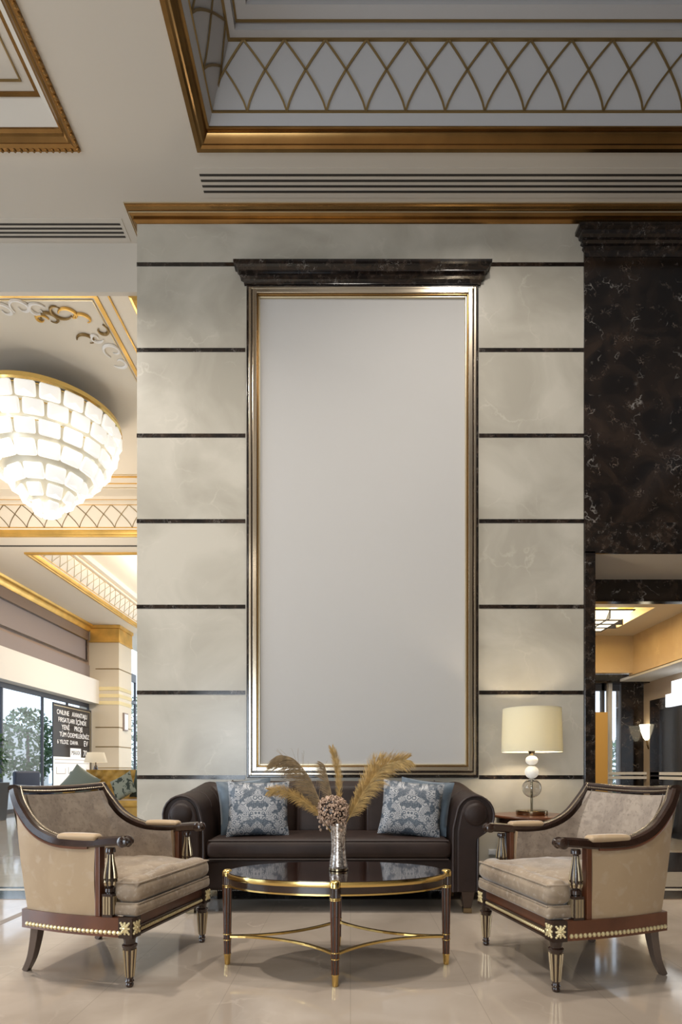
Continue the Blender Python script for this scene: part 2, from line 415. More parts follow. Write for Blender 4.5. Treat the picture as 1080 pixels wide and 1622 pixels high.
# tall framed fabric panel
FX0, FX1, FZ0, FZ1 = -.912, 1.123, .965, 5.285
t = thing('wall_panel', 'tall pale grey fabric panel in a layered gilt frame on the marble wall above the sofa', 'wall panel', (.105, 5, 0))
def frame(mb, x0, x1, z0, z1, w_, y0, y1):
    prof = [(0, 0), (w_, 0), (w_, y0-y1), (0, y0-y1)]
    for a in (mb.box(x0, x0+w_, y0, y1, z0, z1), mb.box(x1-w_, x1, y0, y1, z0, z1), mb.box(x0+w_, x1-w_, y0, y1, z0, z0+w_), mb.box(x0+w_, x1-w_, y0, y1, z1-w_, z1)): pass
    return mb
def fr(name, d, w_, proud, mat):
    mb = frame(MB(), FX0+d, FX1-d, FZ0+d, FZ1-d, w_, 5-proud, 5.01); mb.xf(Matrix.Translation((-.105, -5, 0)))
    return mb.build(name, mat, t, bevel=.004)
fr('marble_border', 0, .022, .018, 'blackband'); fr('outer_frame', .022, .022, .03, 'silver')
fr('shadow_gap', .044, .014, .012, 'wood'); fr('gilt_frame', .058, .036, .05, 'silver')
fr('inner_bead', .094, .012, .040, 'gold'); fr('inner_lip', .106, .014, .030, 'giltlight')
MB().box(FX0+.12-.105, FX1-.12-.105, -.014, .01, FZ0+.12, FZ1-.12).build('fabric_panel', 'fabricwall', t)
# dark marble ledge over the panel
def capital(x0, x1, ztop, prof, mat='black', closed_right=True):
    path = [(x0, 5.02, ztop), (x0, 5.0, ztop), (x1, 5.0, ztop)]+([(x1, 5.02, ztop)] if closed_right else [])
    return MB().sweep(path, prof)
mp_ = [(-.02, 0), (.10, 0), (.10, -.03), (.085, -.04), (.078, -.065), (.060, -.085), (.060, -.10), (.042, -.108), (.048, -.13), (.050, -.15), (.03, -.165), (.022, -.19), (.02, -.215), (-.02, -.215)]
trim(capital(-.912, 1.123, H+(1220-410)/900*4.9, [(a_, b_*.70) for a_, b_ in mp_]), 'blackband', smooth=True, ang=25)
# black marble wall on the right with the lobby opening
struct('wall_right_marble', MB().box(2.05, 2.144, 4.985, 5.69, 0, 5.95).box(2.144, 8.9, 4.985, 5.69, 2.95, 5.95), 'black')
trim(MB().box(2.052, 8.9, 4.975, 5.0, 2.93, 3.20).box(2.052, 2.146, 4.975, 5.0, 0, 2.95), 'blackband', bevel=.004)
cp2 = [(-.02, 0), (.10, 0), (.10, -.04), (.075, -.055), (.068, -.09), (.05, -.11), (.056, -.15), (.034, -.165), (.04, -.2), (.025, -.23), (.02, -.30), (-.02, -.30)]
trim(capital(2.075, 8.9, 5.758, [(a_, b_*.76) for a_, b_ in cp2], closed_right=False), 'blackband', smooth=True, ang=25)
struct('ceiling_opening', MB().box(2.144, 8.9, 4.99, 5.69, 2.94, 2.952), 'ceiling')
trim(MB().box(2.144, 8.9, 5.69, 5.78, 2.72, 3.2), 'black')

# ------------------------------------------------------------------ SETTING: lounge ceiling with coffers
def slab_with_holes(name, X0, X1, Y0, Y1, z, t_, holes, mat):
    mb = MB(); xs = sorted({X0, X1, *[h[0] for h in holes], *[h[1] for h in holes]}); yy = sorted({Y0, Y1, *[h[2] for h in holes], *[h[3] for h in holes]})
    for a, b_ in zip(xs, xs[1:]):
        run = None
        for c, d in zip(yy, yy[1:]):
            mx, my = (a+b_)/2, (c+d)/2
            if any(h[0] < mx < h[1] and h[2] < my < h[3] for h in holes): continue
            mb.box(a, b_, c, d, z, z+t_)
    return struct(name, mb, mat)
def ring(x0, x1, y0, y1, z): return [(x0, y0, z), (x0, y1, z), (x1, y1, z), (x1, y0, z)]
CA = (-1.21, 5.6, -1.0, 4.50); CB = (-6.4, -2.14, -1.0, 4.50)
slab_with_holes('ceiling', -8.05, 9, -6, 5.30, ZC, .25, [CA, CB], 'ceiling')
def lattice(mb, p0, e, s, length, pitch, n0, n1, r=.006, nseg=7, w_=.014, flip=1):
    """interlaced pointed arches on the cove plane: p0 corner, e along, s up the slope"""
    p0, e, s = Vector(p0), Vector(e), Vector(s); nrm = e.cross(s).normalized()*flip
    for k in range(n0, n1):
        for sg in (-1, 1):
            pts = []
            for i in range(nseg+1):
                tt = i/nseg; a = k*pitch+sg*pitch*(tt**1.335)
                lo = .19*tt; 
                if a < lo-.001 or a > length-lo: continue
                pts.append(p0+e*a+s*tt+nrm*.004)
            if len(pts) > 1: mb.sweep(pts, [(-w_/2, 0), (w_/2, 0), (w_/2, .006), (-w_/2, .006)], up=nrm)
    return mb
def coffer(C, z, rise, mat, ztop, lat=True, mould=.13, prefix='ceiling'):
    x0, x1, y0, y1 = C
    # gilt moulding round the opening (hangs a little below and wraps inside)
    pr = [(0.005, -.018), (-.03, -.026), (-.045, -.014), (-.062, -.02), (-.085, 0), (-.10, .02), (-.10, .04), (-.118, .045), (-.118, .055), (0.0, .055), (.005, 0)]
    trim(MB().sweep(ring(x0, x1, y0, y1, z), [(-a, b_) for a, b_ in pr], closed=True), 'gold', smooth=True, ang=22)
    i0 = .118
    c0 = (x0+i0, x1-i0, y0+i0, y1-i0); zb = z+.055
    c1 = tuple(v+d for v, d in zip(c0, (.19, -.19, -.0+.19, -.19))); zt = zb+rise
    mb = MB(); A = ring(*c0, zb); B = ring(*c1, zt)
    mb.add(A+B, [(0, 1, 5, 4), (1, 2, 6, 5), (2, 3, 7, 6), (3, 0, 4, 7)])
    # steps above the cove and flat top
    st = [(0, 0), (.06, 0), (.06, .05), (.16, .05), (.16, .10), (.20, .10), (.20, ztop-zt-.0)]
    prev = B
    for d, h in st[1:]:
        q = ring(c1[0]+d, c1[1]-d, c1[2]+d, c1[3]-d, zt+h)
        mb.add(prev+q, [(0, 1, 5, 4), (1, 2, 6, 5), (2, 3, 7, 6), (3, 0, 4, 7)]); prev = q
    mb.add(prev, [(0, 1, 2, 3)])
    struct(prefix, mb, mat)
    # bronze lines
    for cc, zz, w_, off in ((c0, zb, .016, .07), (c1, zt, .034, -.0), (c1, zt+.05, .012, .075), (c1, zt+.10, .02, .165)):
        if cc is c0:
            tt = off/rise; q = ring(c0[0]+.19*tt, c0[1]-.19*tt, c0[2]+.19*tt, c0[3]-.19*tt, zz+off)
        else: q = ring(cc[0]+off, cc[1]-off, cc[2]+off, cc[3]-off, zz)
        trim(MB().sweep(q, [(-w_/2-.002, -.006), (w_/2, -.006), (w_/2, .006), (-w_/2-.002, .006)], closed=True), 'giltdark')
    if lat:
        mb = MB(); L = c0[1]-c0[0]; L2 = c0[3]-c0[2]; k = .07/rise
        s1 = Vector((0, -.19, rise)); s2 = Vector((.19, 0, rise)); s3 = Vector((0, .19, rise))
        lattice(mb, Vector((c0[0], c0[3], zb))+s1*k, (1, 0, 0), s1*(1-k), L, .3025, 0, int(L/.3025)+1)
        lattice(mb, Vector((c0[0], c0[3], zb))+s2*k, (0, -1, 0), s2*(1-k), L2, .3025, 0, int(L2/.3025)+1, flip=-1)
        trim(mb, 'giltdark')
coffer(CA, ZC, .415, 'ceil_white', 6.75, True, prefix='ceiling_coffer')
# second lounge coffer: plain white step and a line grid
x0, x1, y0, y1 = CB
pr = [(0.005, -.012), (-.03, -.02), (-.05, -.008), (-.062, -.014), (-.085, .01), (-.09, .03), (-.11, .04), (-.11, .055), (0, .055)]
trim(MB().sweep(ring(x0, x1, y0, y1, ZC), [(-a, b_) for a, b_ in pr], closed=True), 'gold', smooth=True, ang=22)
mb = MB()
for i in range(46):                        # egg-and-dart beading
    mb.sphere((x1-.012-i*.05, y1-.010, ZC-.014), .017, 8, sx=.8)
for i in range(46): mb.sphere((x1-.008, y1-.012-i*.05, ZC-.014), .017, 8, sx=.8)
trim(mb, 'gold', smooth=True)
q0 = ring(x0+.11, x1-.11, y0+.11, y1-.11, ZC+.055); q1 = ring(x0+.2, x1-.2, y0+.2, y1-.2, ZC+.17)
q2 = ring(x0+.2, x1-.2, y0+.2, y1-.2, ZC+.19)
mb = MB()
for a, b_ in ((q0, q1), (q1, q2)): mb.add(a+b_, [(0, 1, 5, 4), (1, 2, 6, 5), (2, 3, 7, 6), (3, 0, 4, 7)])
mb.add(q2, [(0, 1, 2, 3)]); struct('ceiling_coffer', mb, 'ceiling')
zl = ZC+.19
for d, w_, mt in ((.215, .03, 'gold'), (.30, .012, 'giltdark')):
    trim(MB().sweep(ring(x0+d, x1-d, y0+d, y1-d, zl-.004), [(-w_/2, -.005), (w_/2, -.005), (w_/2, .005), (-w_/2, .005)], closed=True), mt)
mb = MB()
for xx in (x1-.55, x1-.85, x1-1.4): mb.box(xx-.006, xx+.006, y0+.3, y1-.3, zl-.008, zl)
for yy in (y1-.55, y1-.95, y1-1.4): mb.box(x0+.3, x1-.3, yy-.006, yy+.006, zl-.008, zl)
trim(mb, 'giltdark')
# slot vents
def vent(px0, px1, y0, y1, label):
    v = thing('ceiling_vent', label, 'vent', ((px0+px1)/2, (y0+y1)/2, ZC)); hw = (px1-px0)/2; hd = (y1-y0)/2
    MB().box(-hw-.03, hw+.03, -hd-.03, hd+.03, -.004, .004).build('vent_frame', 'ceiling', v)
    for i in range(4):
        c = -hd+(i+.5)*2*hd/4
        MB().box(-hw, hw, c-.009, c+.009, -.006, .0).build('slot', 'slot', v)
vent(-1.245, 5.0, 4.665, 4.845, 'long ceiling air vent with dark slots between the lattice coffer and the gilt cornice')
vent(-5.4, -2.07, 5.09, 5.25, 'ceiling air vent with dark slots in the left ceiling beside the gilt cornice end')
# thin drop between lounge ceiling and hall
struct('wall_left_soffit', MB().box(-8.05, -1.878, 5.30, 5.345, 5.49, 6.2), 'ceiling')

# ------------------------------------------------------------------ SETTING: neighbouring hall
ZF = 5.49
C1 = (-7.5, -2.0, 5.345, 10.8); C2 = (-6.68, -1.2, 11.63, 20.5)
slab_with_holes('ceiling_hall', -8.05, 1.9, 5.345, 22, ZF, .12, [C1, C2], 'hall_white')
def hall_coffer(C, zt, lat):
    x0, x1, y0, y1 = C
    pr = [(0.0, -.035), (-.05, -.04), (-.06, -.02), (-.085, -.01), (-.10, .04), (-.10, .07), (0, .07)]
    trim(MB().sweep(([(x0, y0, ZF), (x0, y1, ZF), (x1, y1, ZF), (x1, y0, ZF)] if lat == 'giltdark' else ring(x0, x1, y0, y1, ZF)), [(-a, b_) for a, b_ in pr], closed=(lat != 'giltdark')), 'goldhall', smooth=True, ang=22)
    c0 = (x0+.1, x1-.1, y0+.02, y1-.1); zb = ZF+.07; rise = .38
    c1 = (c0[0]+.19, c0[1]-.19, c0[2]+.02, c0[3]-.19)
    A = ring(*c0, zb); B = ring(*c1, zb+rise); mb = MB().add(A+B, [(0, 1, 5, 4), (1, 2, 6, 5), (2, 3, 7, 6), (3, 0, 4, 7)])
    prev = B
    for d, h in ((.08, 0), (.08, .06), (.2, .06), (.2, zt-zb-rise)):
        q = ring(c1[0]+d, c1[1]-d, c1[2]+.01, c1[3]-d, zb+rise+h); mb.add(prev+q, [(0, 1, 5, 4), (1, 2, 6, 5), (2, 3, 7, 6), (3, 0, 4, 7)]); prev = q
    mb.add(prev, [(0, 1, 2, 3)]); struct('ceiling_hall_coffer', mb, 'hall_white')
    for off, zz, w_ in ((0, zb+rise, .02), (.08, zb+rise+.06, .015)):
        trim(MB().sweep(ring(c1[0]+off, c1[1]-off, c1[2]+.01, c1[3]-off, zz), [(-w_/2, -.008), (w_/2, -.008), (w_/2, .008), (-w_/2, .008)], closed=True), 'goldhall')
    tt = .08; trim(MB().sweep(ring(c0[0]+.19*tt, c0[1]-.19*tt, c0[2]+.01, c0[3]-.19*tt, zb+rise*tt), [(-.008, -.008), (.008, -.008), (.008, .008), (-.008, .008)], closed=True), 'goldhall')
    mb = MB(); s1 = Vector((0, -.19, rise)); s2 = Vector((.19, 0, rise)); L = c0[1]-c0[0]; L2 = c0[3]-c0[2]
    lattice(mb, Vector((c0[0], c0[3], zb))+s1*tt, (1, 0, 0), s1*(1-tt), L, .33, 0, int(L/.33)+1, w_=.012)
    lattice(mb, Vector((c0[0], c0[3], zb))+s2*tt, (0, -1, 0), s2*(1-tt), L2, .33, 0, int(L2/.33)+1, w_=.012, flip=-1)
    trim(mb, lat)
hall_coffer(C1, 6.13, 'giltdark'); hall_coffer(C2, 6.13, 'giltlight')
def lring(x0, x1, y0, y1, z, w_, mt):
    trim(MB().sweep(ring(x0, x1, y0, y1, z), [(-w_/2, -.006), (w_/2, -.006), (w_/2, .006), (-w_/2, .006)], closed=True), mt)
lring(-5.55, -2.745, 6.10, 9.87, 6.125, .045, 'goldhall'); lring(-5.68, -2.60, 5.95, 10.1, 6.125, .02, 'goldhall')
lring(-5.5, -2.80, 6.16, 9.8, 6.125, .012, 'giltlight'); lring(-5.8, -2.35, 9.0-3.2, 10.25, 6.125, .012, 'giltlight')
trim(MB().box(-7.6, -2.0, 11.27, 11.33, ZF-.004, ZF+.01), 'slot')
# scrollwork on the hall ceiling (curls of gilt and bronze stucco)
def cpt(px, py, z=6.12):
    Y = (z-H)*900/(1220-py); return Vector(((px-555)/900*Y, Y, z))
def curl(c, r, a0, turns, mt_mb, sgn=1, w_=.02, tail=0):
    pts = []
    for i in range(22):
        tt = i/21; a = a0+sgn*turns*2*pi*tt; rr = r*(1-.75*tt); pts.append((c[0]+rr*cos(a), c[1]+rr*sin(a), c[2]))
    mt_mb.tube(pts, w_/2, 6, scale=lambda t_: .5+1.1*sin(pi*min(1, t_*1.1+.05)))
g1, g2, g3 = MB(), MB(), MB()
for px, py, r, a0, tn, sg, mb in ((34, 487, .16, 2.6, 1.1, 1, g3), (60, 492, .14, -.4, 1.0, -1, g3), (8, 492, .15, 2.6, 1.1, 1, g3), (92, 492, .17, .6, .8, 1, g2),
                                (82, 506, .15, 3.0, .9, 1, g2), (112, 500, .16, 3.4, .7, 1, g1), (66, 506, .10, 0, .9, -1, g1), (135, 508, .15, 3.6, .6, 1, g1),
                                (160, 523, .12, -1.0, .8, 1, g2), (140, 540, .16, 3.3, .7, 1, g2), (152, 535, .10, .4, 1.0, 1, g3), (180, 556, .17, 2.2, 1.0, 1, g3), (190, 574, .14, 2.6, .8, -1, g3)):
    curl(cpt(px, py), r*.8, a0, tn, mb, sg, .024)
trim(g1, 'goldhall', smooth=True); trim(g2, 'giltdark', smooth=True); trim(g3, 'ink', smooth=True)
# left wall with windows
XW = -8.05
struct('wall_left', MB().box(XW-.3, XW, -6, 17.5, 3.3, 6.2).box(XW-.3, XW, -6, -3.2, 0, 3.3), 'brown')
trim(MB().sweep([(XW, 5.4, ZF), (XW, 17.5, ZF)], [(0, 0), (.16, 0), (.14, -.05), (.08, -.08), (.07, -.13), (.02, -.20), (0, -.20)]), 'goldhall', smooth=True, ang=25)
trim(MB().box(XW, XW+.05, 5.4, 17.3, 4.97, 5.0).box(XW, XW+.05, 5.4, 17.3, 4.33, 4.37).box(XW, XW+.05, 17.25, 17.3, 4.35, 5.0), 'wood')
trim(MB().box(XW, XW+.012, 5.4, 17.25, 4.37, 4.97), 'greyp')
trim(MB().box(XW, XW+.02, 5.4, 17.5, 3.7, 4.25), 'greyp')
struct('wall_left_bulkhead', MB().box(XW, -7.74, 5.4, 17.5, 3.07, 3.79), 'white')
# windows: one unit per bay
wy = [-3.2, -.8, 1.6, 4.0, 6.4, 8.8, 11.4, 13.15, 14.9, 16.2, 17.5]
for i, (a, b_) in enumerate(zip(wy, wy[1:])):
    wn = bpy.data.objects.new('window_%d' % (i+1), None); COL.objects.link(wn); wn['kind'] = 'structure'; wn.location = (XW, a, 0)
    d = b_-a; fm = MB().box(-.06, 0, 0, .022, 0, 3.3).box(-.06, 0, d-.022, d, 0, 3.3).box(-.06, 0, .022, d-.022, 0, .1).box(-.06, 0, .022, d-.022, 2.95, 3.3)
    fm.build('window_frame', 'darkframe', wn)
    MB().box(-.045, -.035, .022, d-.022, .1, 2.95).build('pane', 'glass', wn)
# pilaster at the end of the window wall
struct('wall_hall_pilaster', MB().box(XW-.3, -7.13, 17.5, 18.5, 0, ZF), simple('pilaster_stone', (.56, .50, .40), .35))
for z in (4.15, 3.5, 2.35, 1.75, 1.1):
    trim(MB().box(XW+.2, -7.125, 17.495, 18.5, z-.015, z+.015), 'giltdark')
for z in (3.05, 3.27, 3.49): trim(MB().box(XW+.2, -7.12, 17.49, 18.5, z, z+.11), 'orn')
trim(MB().box(XW+.05, -7.1, 17.46, 18.5, ZF-.50, ZF-.10).box(XW+.02, -7.06, 17.42, 18.5, ZF-.10, ZF).box(XW+.02, -7.08, 17.44, 18.5, ZF-.53, ZF-.48), 'goldhall', bevel=.01)
struct('wall_hall_back', MB().box(-6.9, 2, 21.4, 21.6, 0, 5.6), 'white')
wn = bpy.data.objects.new('window_11', None); COL.objects.link(wn); wn['kind'] = 'structure'; wn.location = (-8.05, 18.5, 0)
MB().box(-.08, 0, 0, .06, 0, 4.6).box(-.08, 0, 2.8, 2.86, 0, 4.6).box(-.08, 0, .06, 2.8, 3.5, 3.6).box(-.08, 0, .06, 2.8, 0, .1).box(-.08, 0, .06, 2.8, 4.3, 4.6).build('window_frame', 'darkframe', wn)
MB().box(-.045, -.035, .06, 2.8, .1, 4.3).build('pane', 'glass', wn)
# closing walls out of view
struct('wall_rear', MB().box(-8.3, -4.3, -6.2, -6, 0, 6.2).box(-.9, 9, -6.2, -6, 0, 6.2).box(-4.3, -.9, -6.2, -6, 3.3, 6.2), 'cream')
struct('wall_right', MB().box(8.9, 9.1, -6, 5, 0, 6.2), 'black')  # unseen wall, made dark to cut bounce and darken the right side

# ------------------------------------------------------------------ SETTING: lift lobby on the right
struct('wall_lobby_back', MB().box(1.9, 4.41, 8.87, 9.0, 2.55, 3.6), 'beige')
struct('wall_lobby_side', MB().box(4.41, 4.6, 5.78, 9.0, 2.51, 3.6), 'beige')
trim(MB().box(4.41, 5.3, 5.78, 9.5, 2.48, 2.52), 'white')
struct('ceiling_lobby', MB().box(1.9, 2.35, 5.78, 8.9, 3.13, 3.5).box(3.93, 4.6, 5.78, 8.9, 3.13, 3.5).box(2.35, 3.93, 5.78, 7.33, 3.13, 3.5).box(2.35, 3.93, 8.33, 8.9, 3.13, 3.5), 'hall_white')
struct('ceiling_lobby_recess', MB().box(2.35, 3.93, 7.33, 8.33, 3.28, 3.5), 'ceilyellow')
struct('wall_lobby_jamb', MB().box(1.9, 2.0, 5.6, 9.6, 0, 3.5), 'beige')
struct('wall_lobby_pilaster', MB().box(4.53, 4.92, 9.5, 9.7, 0, 2.52), 'black')
struct('wall_lobby_recess', MB().box(4.90, 5.1, 5.7, 9.7, 0, 2.6), simple('lobby_plaster', (.42, .34, .26), .5))
trim(MB().box(1.9, 4.92, 9.3, 9.5, 2.46, 2.60), 'black')
wn = bpy.data.objects.new('window_12', None); COL.objects.link(wn); wn['kind'] = 'structure'; wn.location = (3.0, 9.5, 0)
MB().box(-.2, .0, 0, .08, 0, 2.46).box(1.20, 1.25, 0, .08, 0, 2.46).box(1.515, 1.53, 0, .08, 0, 2.46).box(0, 1.5, 0, .08, 2.36, 2.46).box(0, 1.5, 0, .08, 0, .08).build('window_frame', 'darkframe', wn)
MB().box(0, 1.52, .03, .04, .08, 2.36).build('pane', 'glass', wn)
struct('wall_lobby_column', MB().box(4.28, 4.34, 9.42, 9.52, 0, 2.46), 'white')
struct('wall_lobby_screen', MB().box(3.9, 4.12, 9.1, 9.2, 0, 1.96), simple('honey_panel', (.60, .36, .10), .4))
for z in (.955, .885):
    trim(MB().box(4.06, 4.92, 9.40, 9.43, z, z+.045), 'plate')
    trim(MB().box(4.86, 4.90, 6.0, 9.22, z, z+.045), 'plate')
# lift door with dark surround
dn = bpy.data.objects.new('door_1', None); COL.objects.link(dn); dn['kind'] = 'structure'; dn.location = (4.9, 7.9, 0)
MB().box(-.04, 0, -1.4, -1.15, 0, 2.16).box(-.04, 0, 1.05, 1.33, 0, 2.16).box(-.04, 0, -1.15, 1.05, 1.98, 2.16).build('door_frame', 'black', dn)
MB().box(-.02, 0, -1.15, -.02, 0, 2.02).build('door_leaf', 'steel', dn); MB().box(-.02, 0, .0, 1.05, 0, 2.02).build('door_leaf', 'board', dn)
tag(MB().box(4.80, 4.9, 8.0, 8.66, 1.99, 2.18).box(4.80, 4.9, 7.9, 8.5, 2.18, 2.36).build('indicator_panel', 'lit'), 'bright white lit panel above the dark lift door in the lobby', 'light panel')
# lobby wall sconce
sc_ = thing('wall_sconce', 'lit shell shaped wall sconce beside the black lift door', 'wall lamp', (4.86, 9.33, 1.64))
MB().lathe([(.02, -.12), (.05, -.08), (.085, .02), (.11, .14), (.10, .14), (.07, .02), (.0001, -.05)], n=20).build('glass_shade', 'litwarm', sc_, smooth=True)
MB().tube([(0, 0, -.10), (.01, -.01, -.2), (.035, 0, -.26)], .012, 8).build('bracket', 'antique', sc_, smooth=True)
# lobby ceiling lamp
cl = thing('ceiling_lamp', 'square glowing ceiling lamp with dark bars in the golden lobby ceiling', 'ceiling lamp', (3.28, 7.82, 3.24))
MB().add([(-.42, -.42, -.12), (.42, -.42, -.12), (.42, .42, -.12), (-.42, .42, -.12), (-.3, -.3, -.22), (.3, -.3, -.22), (.3, .3, -.22), (-.3, .3, -.22)],
         [(4, 7, 6, 5), (0, 4, 5, 1), (1, 5, 6, 2), (2, 6, 7, 3), (3, 7, 4, 0), (0, 1, 2, 3)]).build('glass_bowl', 'litwarm', cl)
mb = MB()
for a in (-.1, .1): mb.box(a-.008, a+.008, -.42, .42, -.235, -.12).box(-.42, .42, a-.008, a+.008, -.235, -.12)
for q in ([(-.42, -.42, -.12), (.42, -.42, -.12), (.42, .42, -.12), (-.42, .42, -.12)], [(-.3, -.3, -.225), (.3, -.3, -.225), (.3, .3, -.225), (-.3, .3, -.225)]): mb.tube(q, .011, 6, closed=True)
mb.build('bars', 'darkframe', cl); MB().box(-.05, .05, -.05, .05, -.12, 0).build('stem', 'antique', cl)
point('recess_bulb', (3.75, 8.1, 3.2), 8, (1, .72, .3), .04)

# ------------------------------------------------------------------ OUTDOORS seen through the windows
struct('floor_pavement', MB().box(-45, XW-.3, -10, 45, -.15, -.03).box(XW-.3, 14, 21.7, 45, -.15, -.03).box(2.2, 14, 9.8, 21.7, -.15, -.03), 'ground')
def tree(x, y, h, rad, label, n=1500, seed=1):
    rnd = random.Random(seed); t_ = thing('tree', label, 'tree', (x, y, -.03), group='trees outside the windows')
    MB().tube([(0, 0, 0), (.05, 0, h*.3), (0, .05, h*.75)], .09, 8, scale=lambda q: 1-.6*q).build('trunk', 'bark', t_, smooth=True)
    mb = MB()
    for i in range(n):
        while True:
            p = Vector([rnd.uniform(-1, 1) for _ in range(3)])
            if p.length < 1: break
        p = p.normalized()*(p.length**.5); c = Vector((p.x*rad, p.y*rad, h*.6+p.z*h*.42)); a = Vector([rnd.uniform(-1, 1) for _ in range(3)]).normalized()
        b_ = a.orthogonal().normalized(); s = rnd.uniform(.05, .11)
        mb.add([c-a*s, c+b_*s*.45, c+a*s, c-b_*s*.45], [(0, 1, 2, 3)])
    mb.build('foliage', 'leaf', t_); return t_
tree(-10.6, 14.6, 3.2, 1.2, 'leafy green tree outside the left window nearest the sign board', seed=2)
tree(-13.2, 18.6, 3.6, 1.4, 'taller leafy tree outside the left window behind the others', seed=3)
tree(-10.2, 17.9, 3.0, .9, 'small leafy tree outside behind the sign board', seed=4)
tree(-8.9, 22.6, 4.0, 1.2, 'green tree outside past the cream pilaster at the hall end', seed=5)
tag(MB().box(-24, -17, 18, 32, 0, 3.0).box(-23.9, -16.9, 18.1, 32.1, 3.0, 3.2).build('building', 'facade'), 'pale low building outside beyond the trees at left', 'building')
tree(7.2, 15.0, 1.9, .9, 'low green tree outside the lobby window at right', seed=8)

# ------------------------------------------------------------------ CHANDELIER
ch = thing('chandelier', 'large round tiered chandelier of glowing square crystals in the left hall', 'chandelier', (-4.13, 7.74, 6.12))
MB().lathe([(.94, -.30), (.95, -.36), (.93, -.38), (.90, -.36), (.90, -.30)], n=64).build('rim', 'brass', ch, smooth=True)
MB().lathe([(.93, -.31), (.93, -.33), (.0001, -.33), (.0001, -.31)], n=48).build('top_plate', 'white', ch)
MB().lathe([(.35, 0), (.35, -.05), (.1, -.08), (.06, -.31)], n=24).build('canopy', 'brass', ch, smooth=True)
cm = None; rows_ = [(.90, -.47, 21), (.86, -.66, 20), (.78, -.85, 18), (.64, -1.04, 15), (.44, -1.23, 11), (.30, -1.40, 8), (.14, -1.55, 5)]
for rr, zz, n in rows_:
    for k in range(n):
        a = 2*pi*(k+(.5 if n % 2 else 0))/n
        if cm is None:
            g = MB().rbox((0, 0, 0), (.225, .06, .182), .03, 3, crown=.0, mid=2)
            g.add([(-.085, -.029, -.062), (.085, -.029, -.062), (.085, -.029, .062), (-.085, -.029, .062), (0, -.06, -.02)], [(0, 1, 4), (1, 2, 4), (2, 3, 4), (3, 0, 4)])
            o = g.build('crystal', 'crystal', ch, smooth=True, ang=30); cm = o.data
        else:
            o = bpy.data.objects.new('crystal', cm); COL.objects.link(o); o.parent = ch
        o.location = (rr*cos(a), rr*sin(a), zz); sc = 1 if rr > .7 else (1.08 if rr > .35 else .92)
        o.rotation_euler = (R(14 if rr > .7 else 32), 0, a+pi/2); o.scale = (sc*.98*min(1.15, 2*pi*rr/n/.25), sc, sc)
mb = MB()
for rr, zz, n in rows_: mb.tube([((rr-.03)*cos(2*pi*k/32), (rr-.03)*sin(2*pi*k/32), zz+.095) for k in range(32)], .007, 5, closed=True)
mb.build('wire_frame', 'brass', ch)
MB().lathe([(.84, -.36), (.84, -.47), (.79, -.66), (.71, -.85), (.57, -1.04), (.37, -1.23), (.24, -1.40), (.07, -1.55), (.001, -1.58)], n=48).build('inner_bowl', simple('bowl_metal', (.80, .75, .62), .3, .3), ch, smooth=True)
for a in (.3, 1.35, 2.4, 3.45, 4.5, 5.55): point('chandelier_bulb', (-4.13+1.08*cos(a), 7.74+1.08*sin(a), 5.15), 4, (1, .92, .8), .06)
point('chandelier_bulb', (-4.13, 7.74, 4.30), 24, (1, .92, .8), .12)

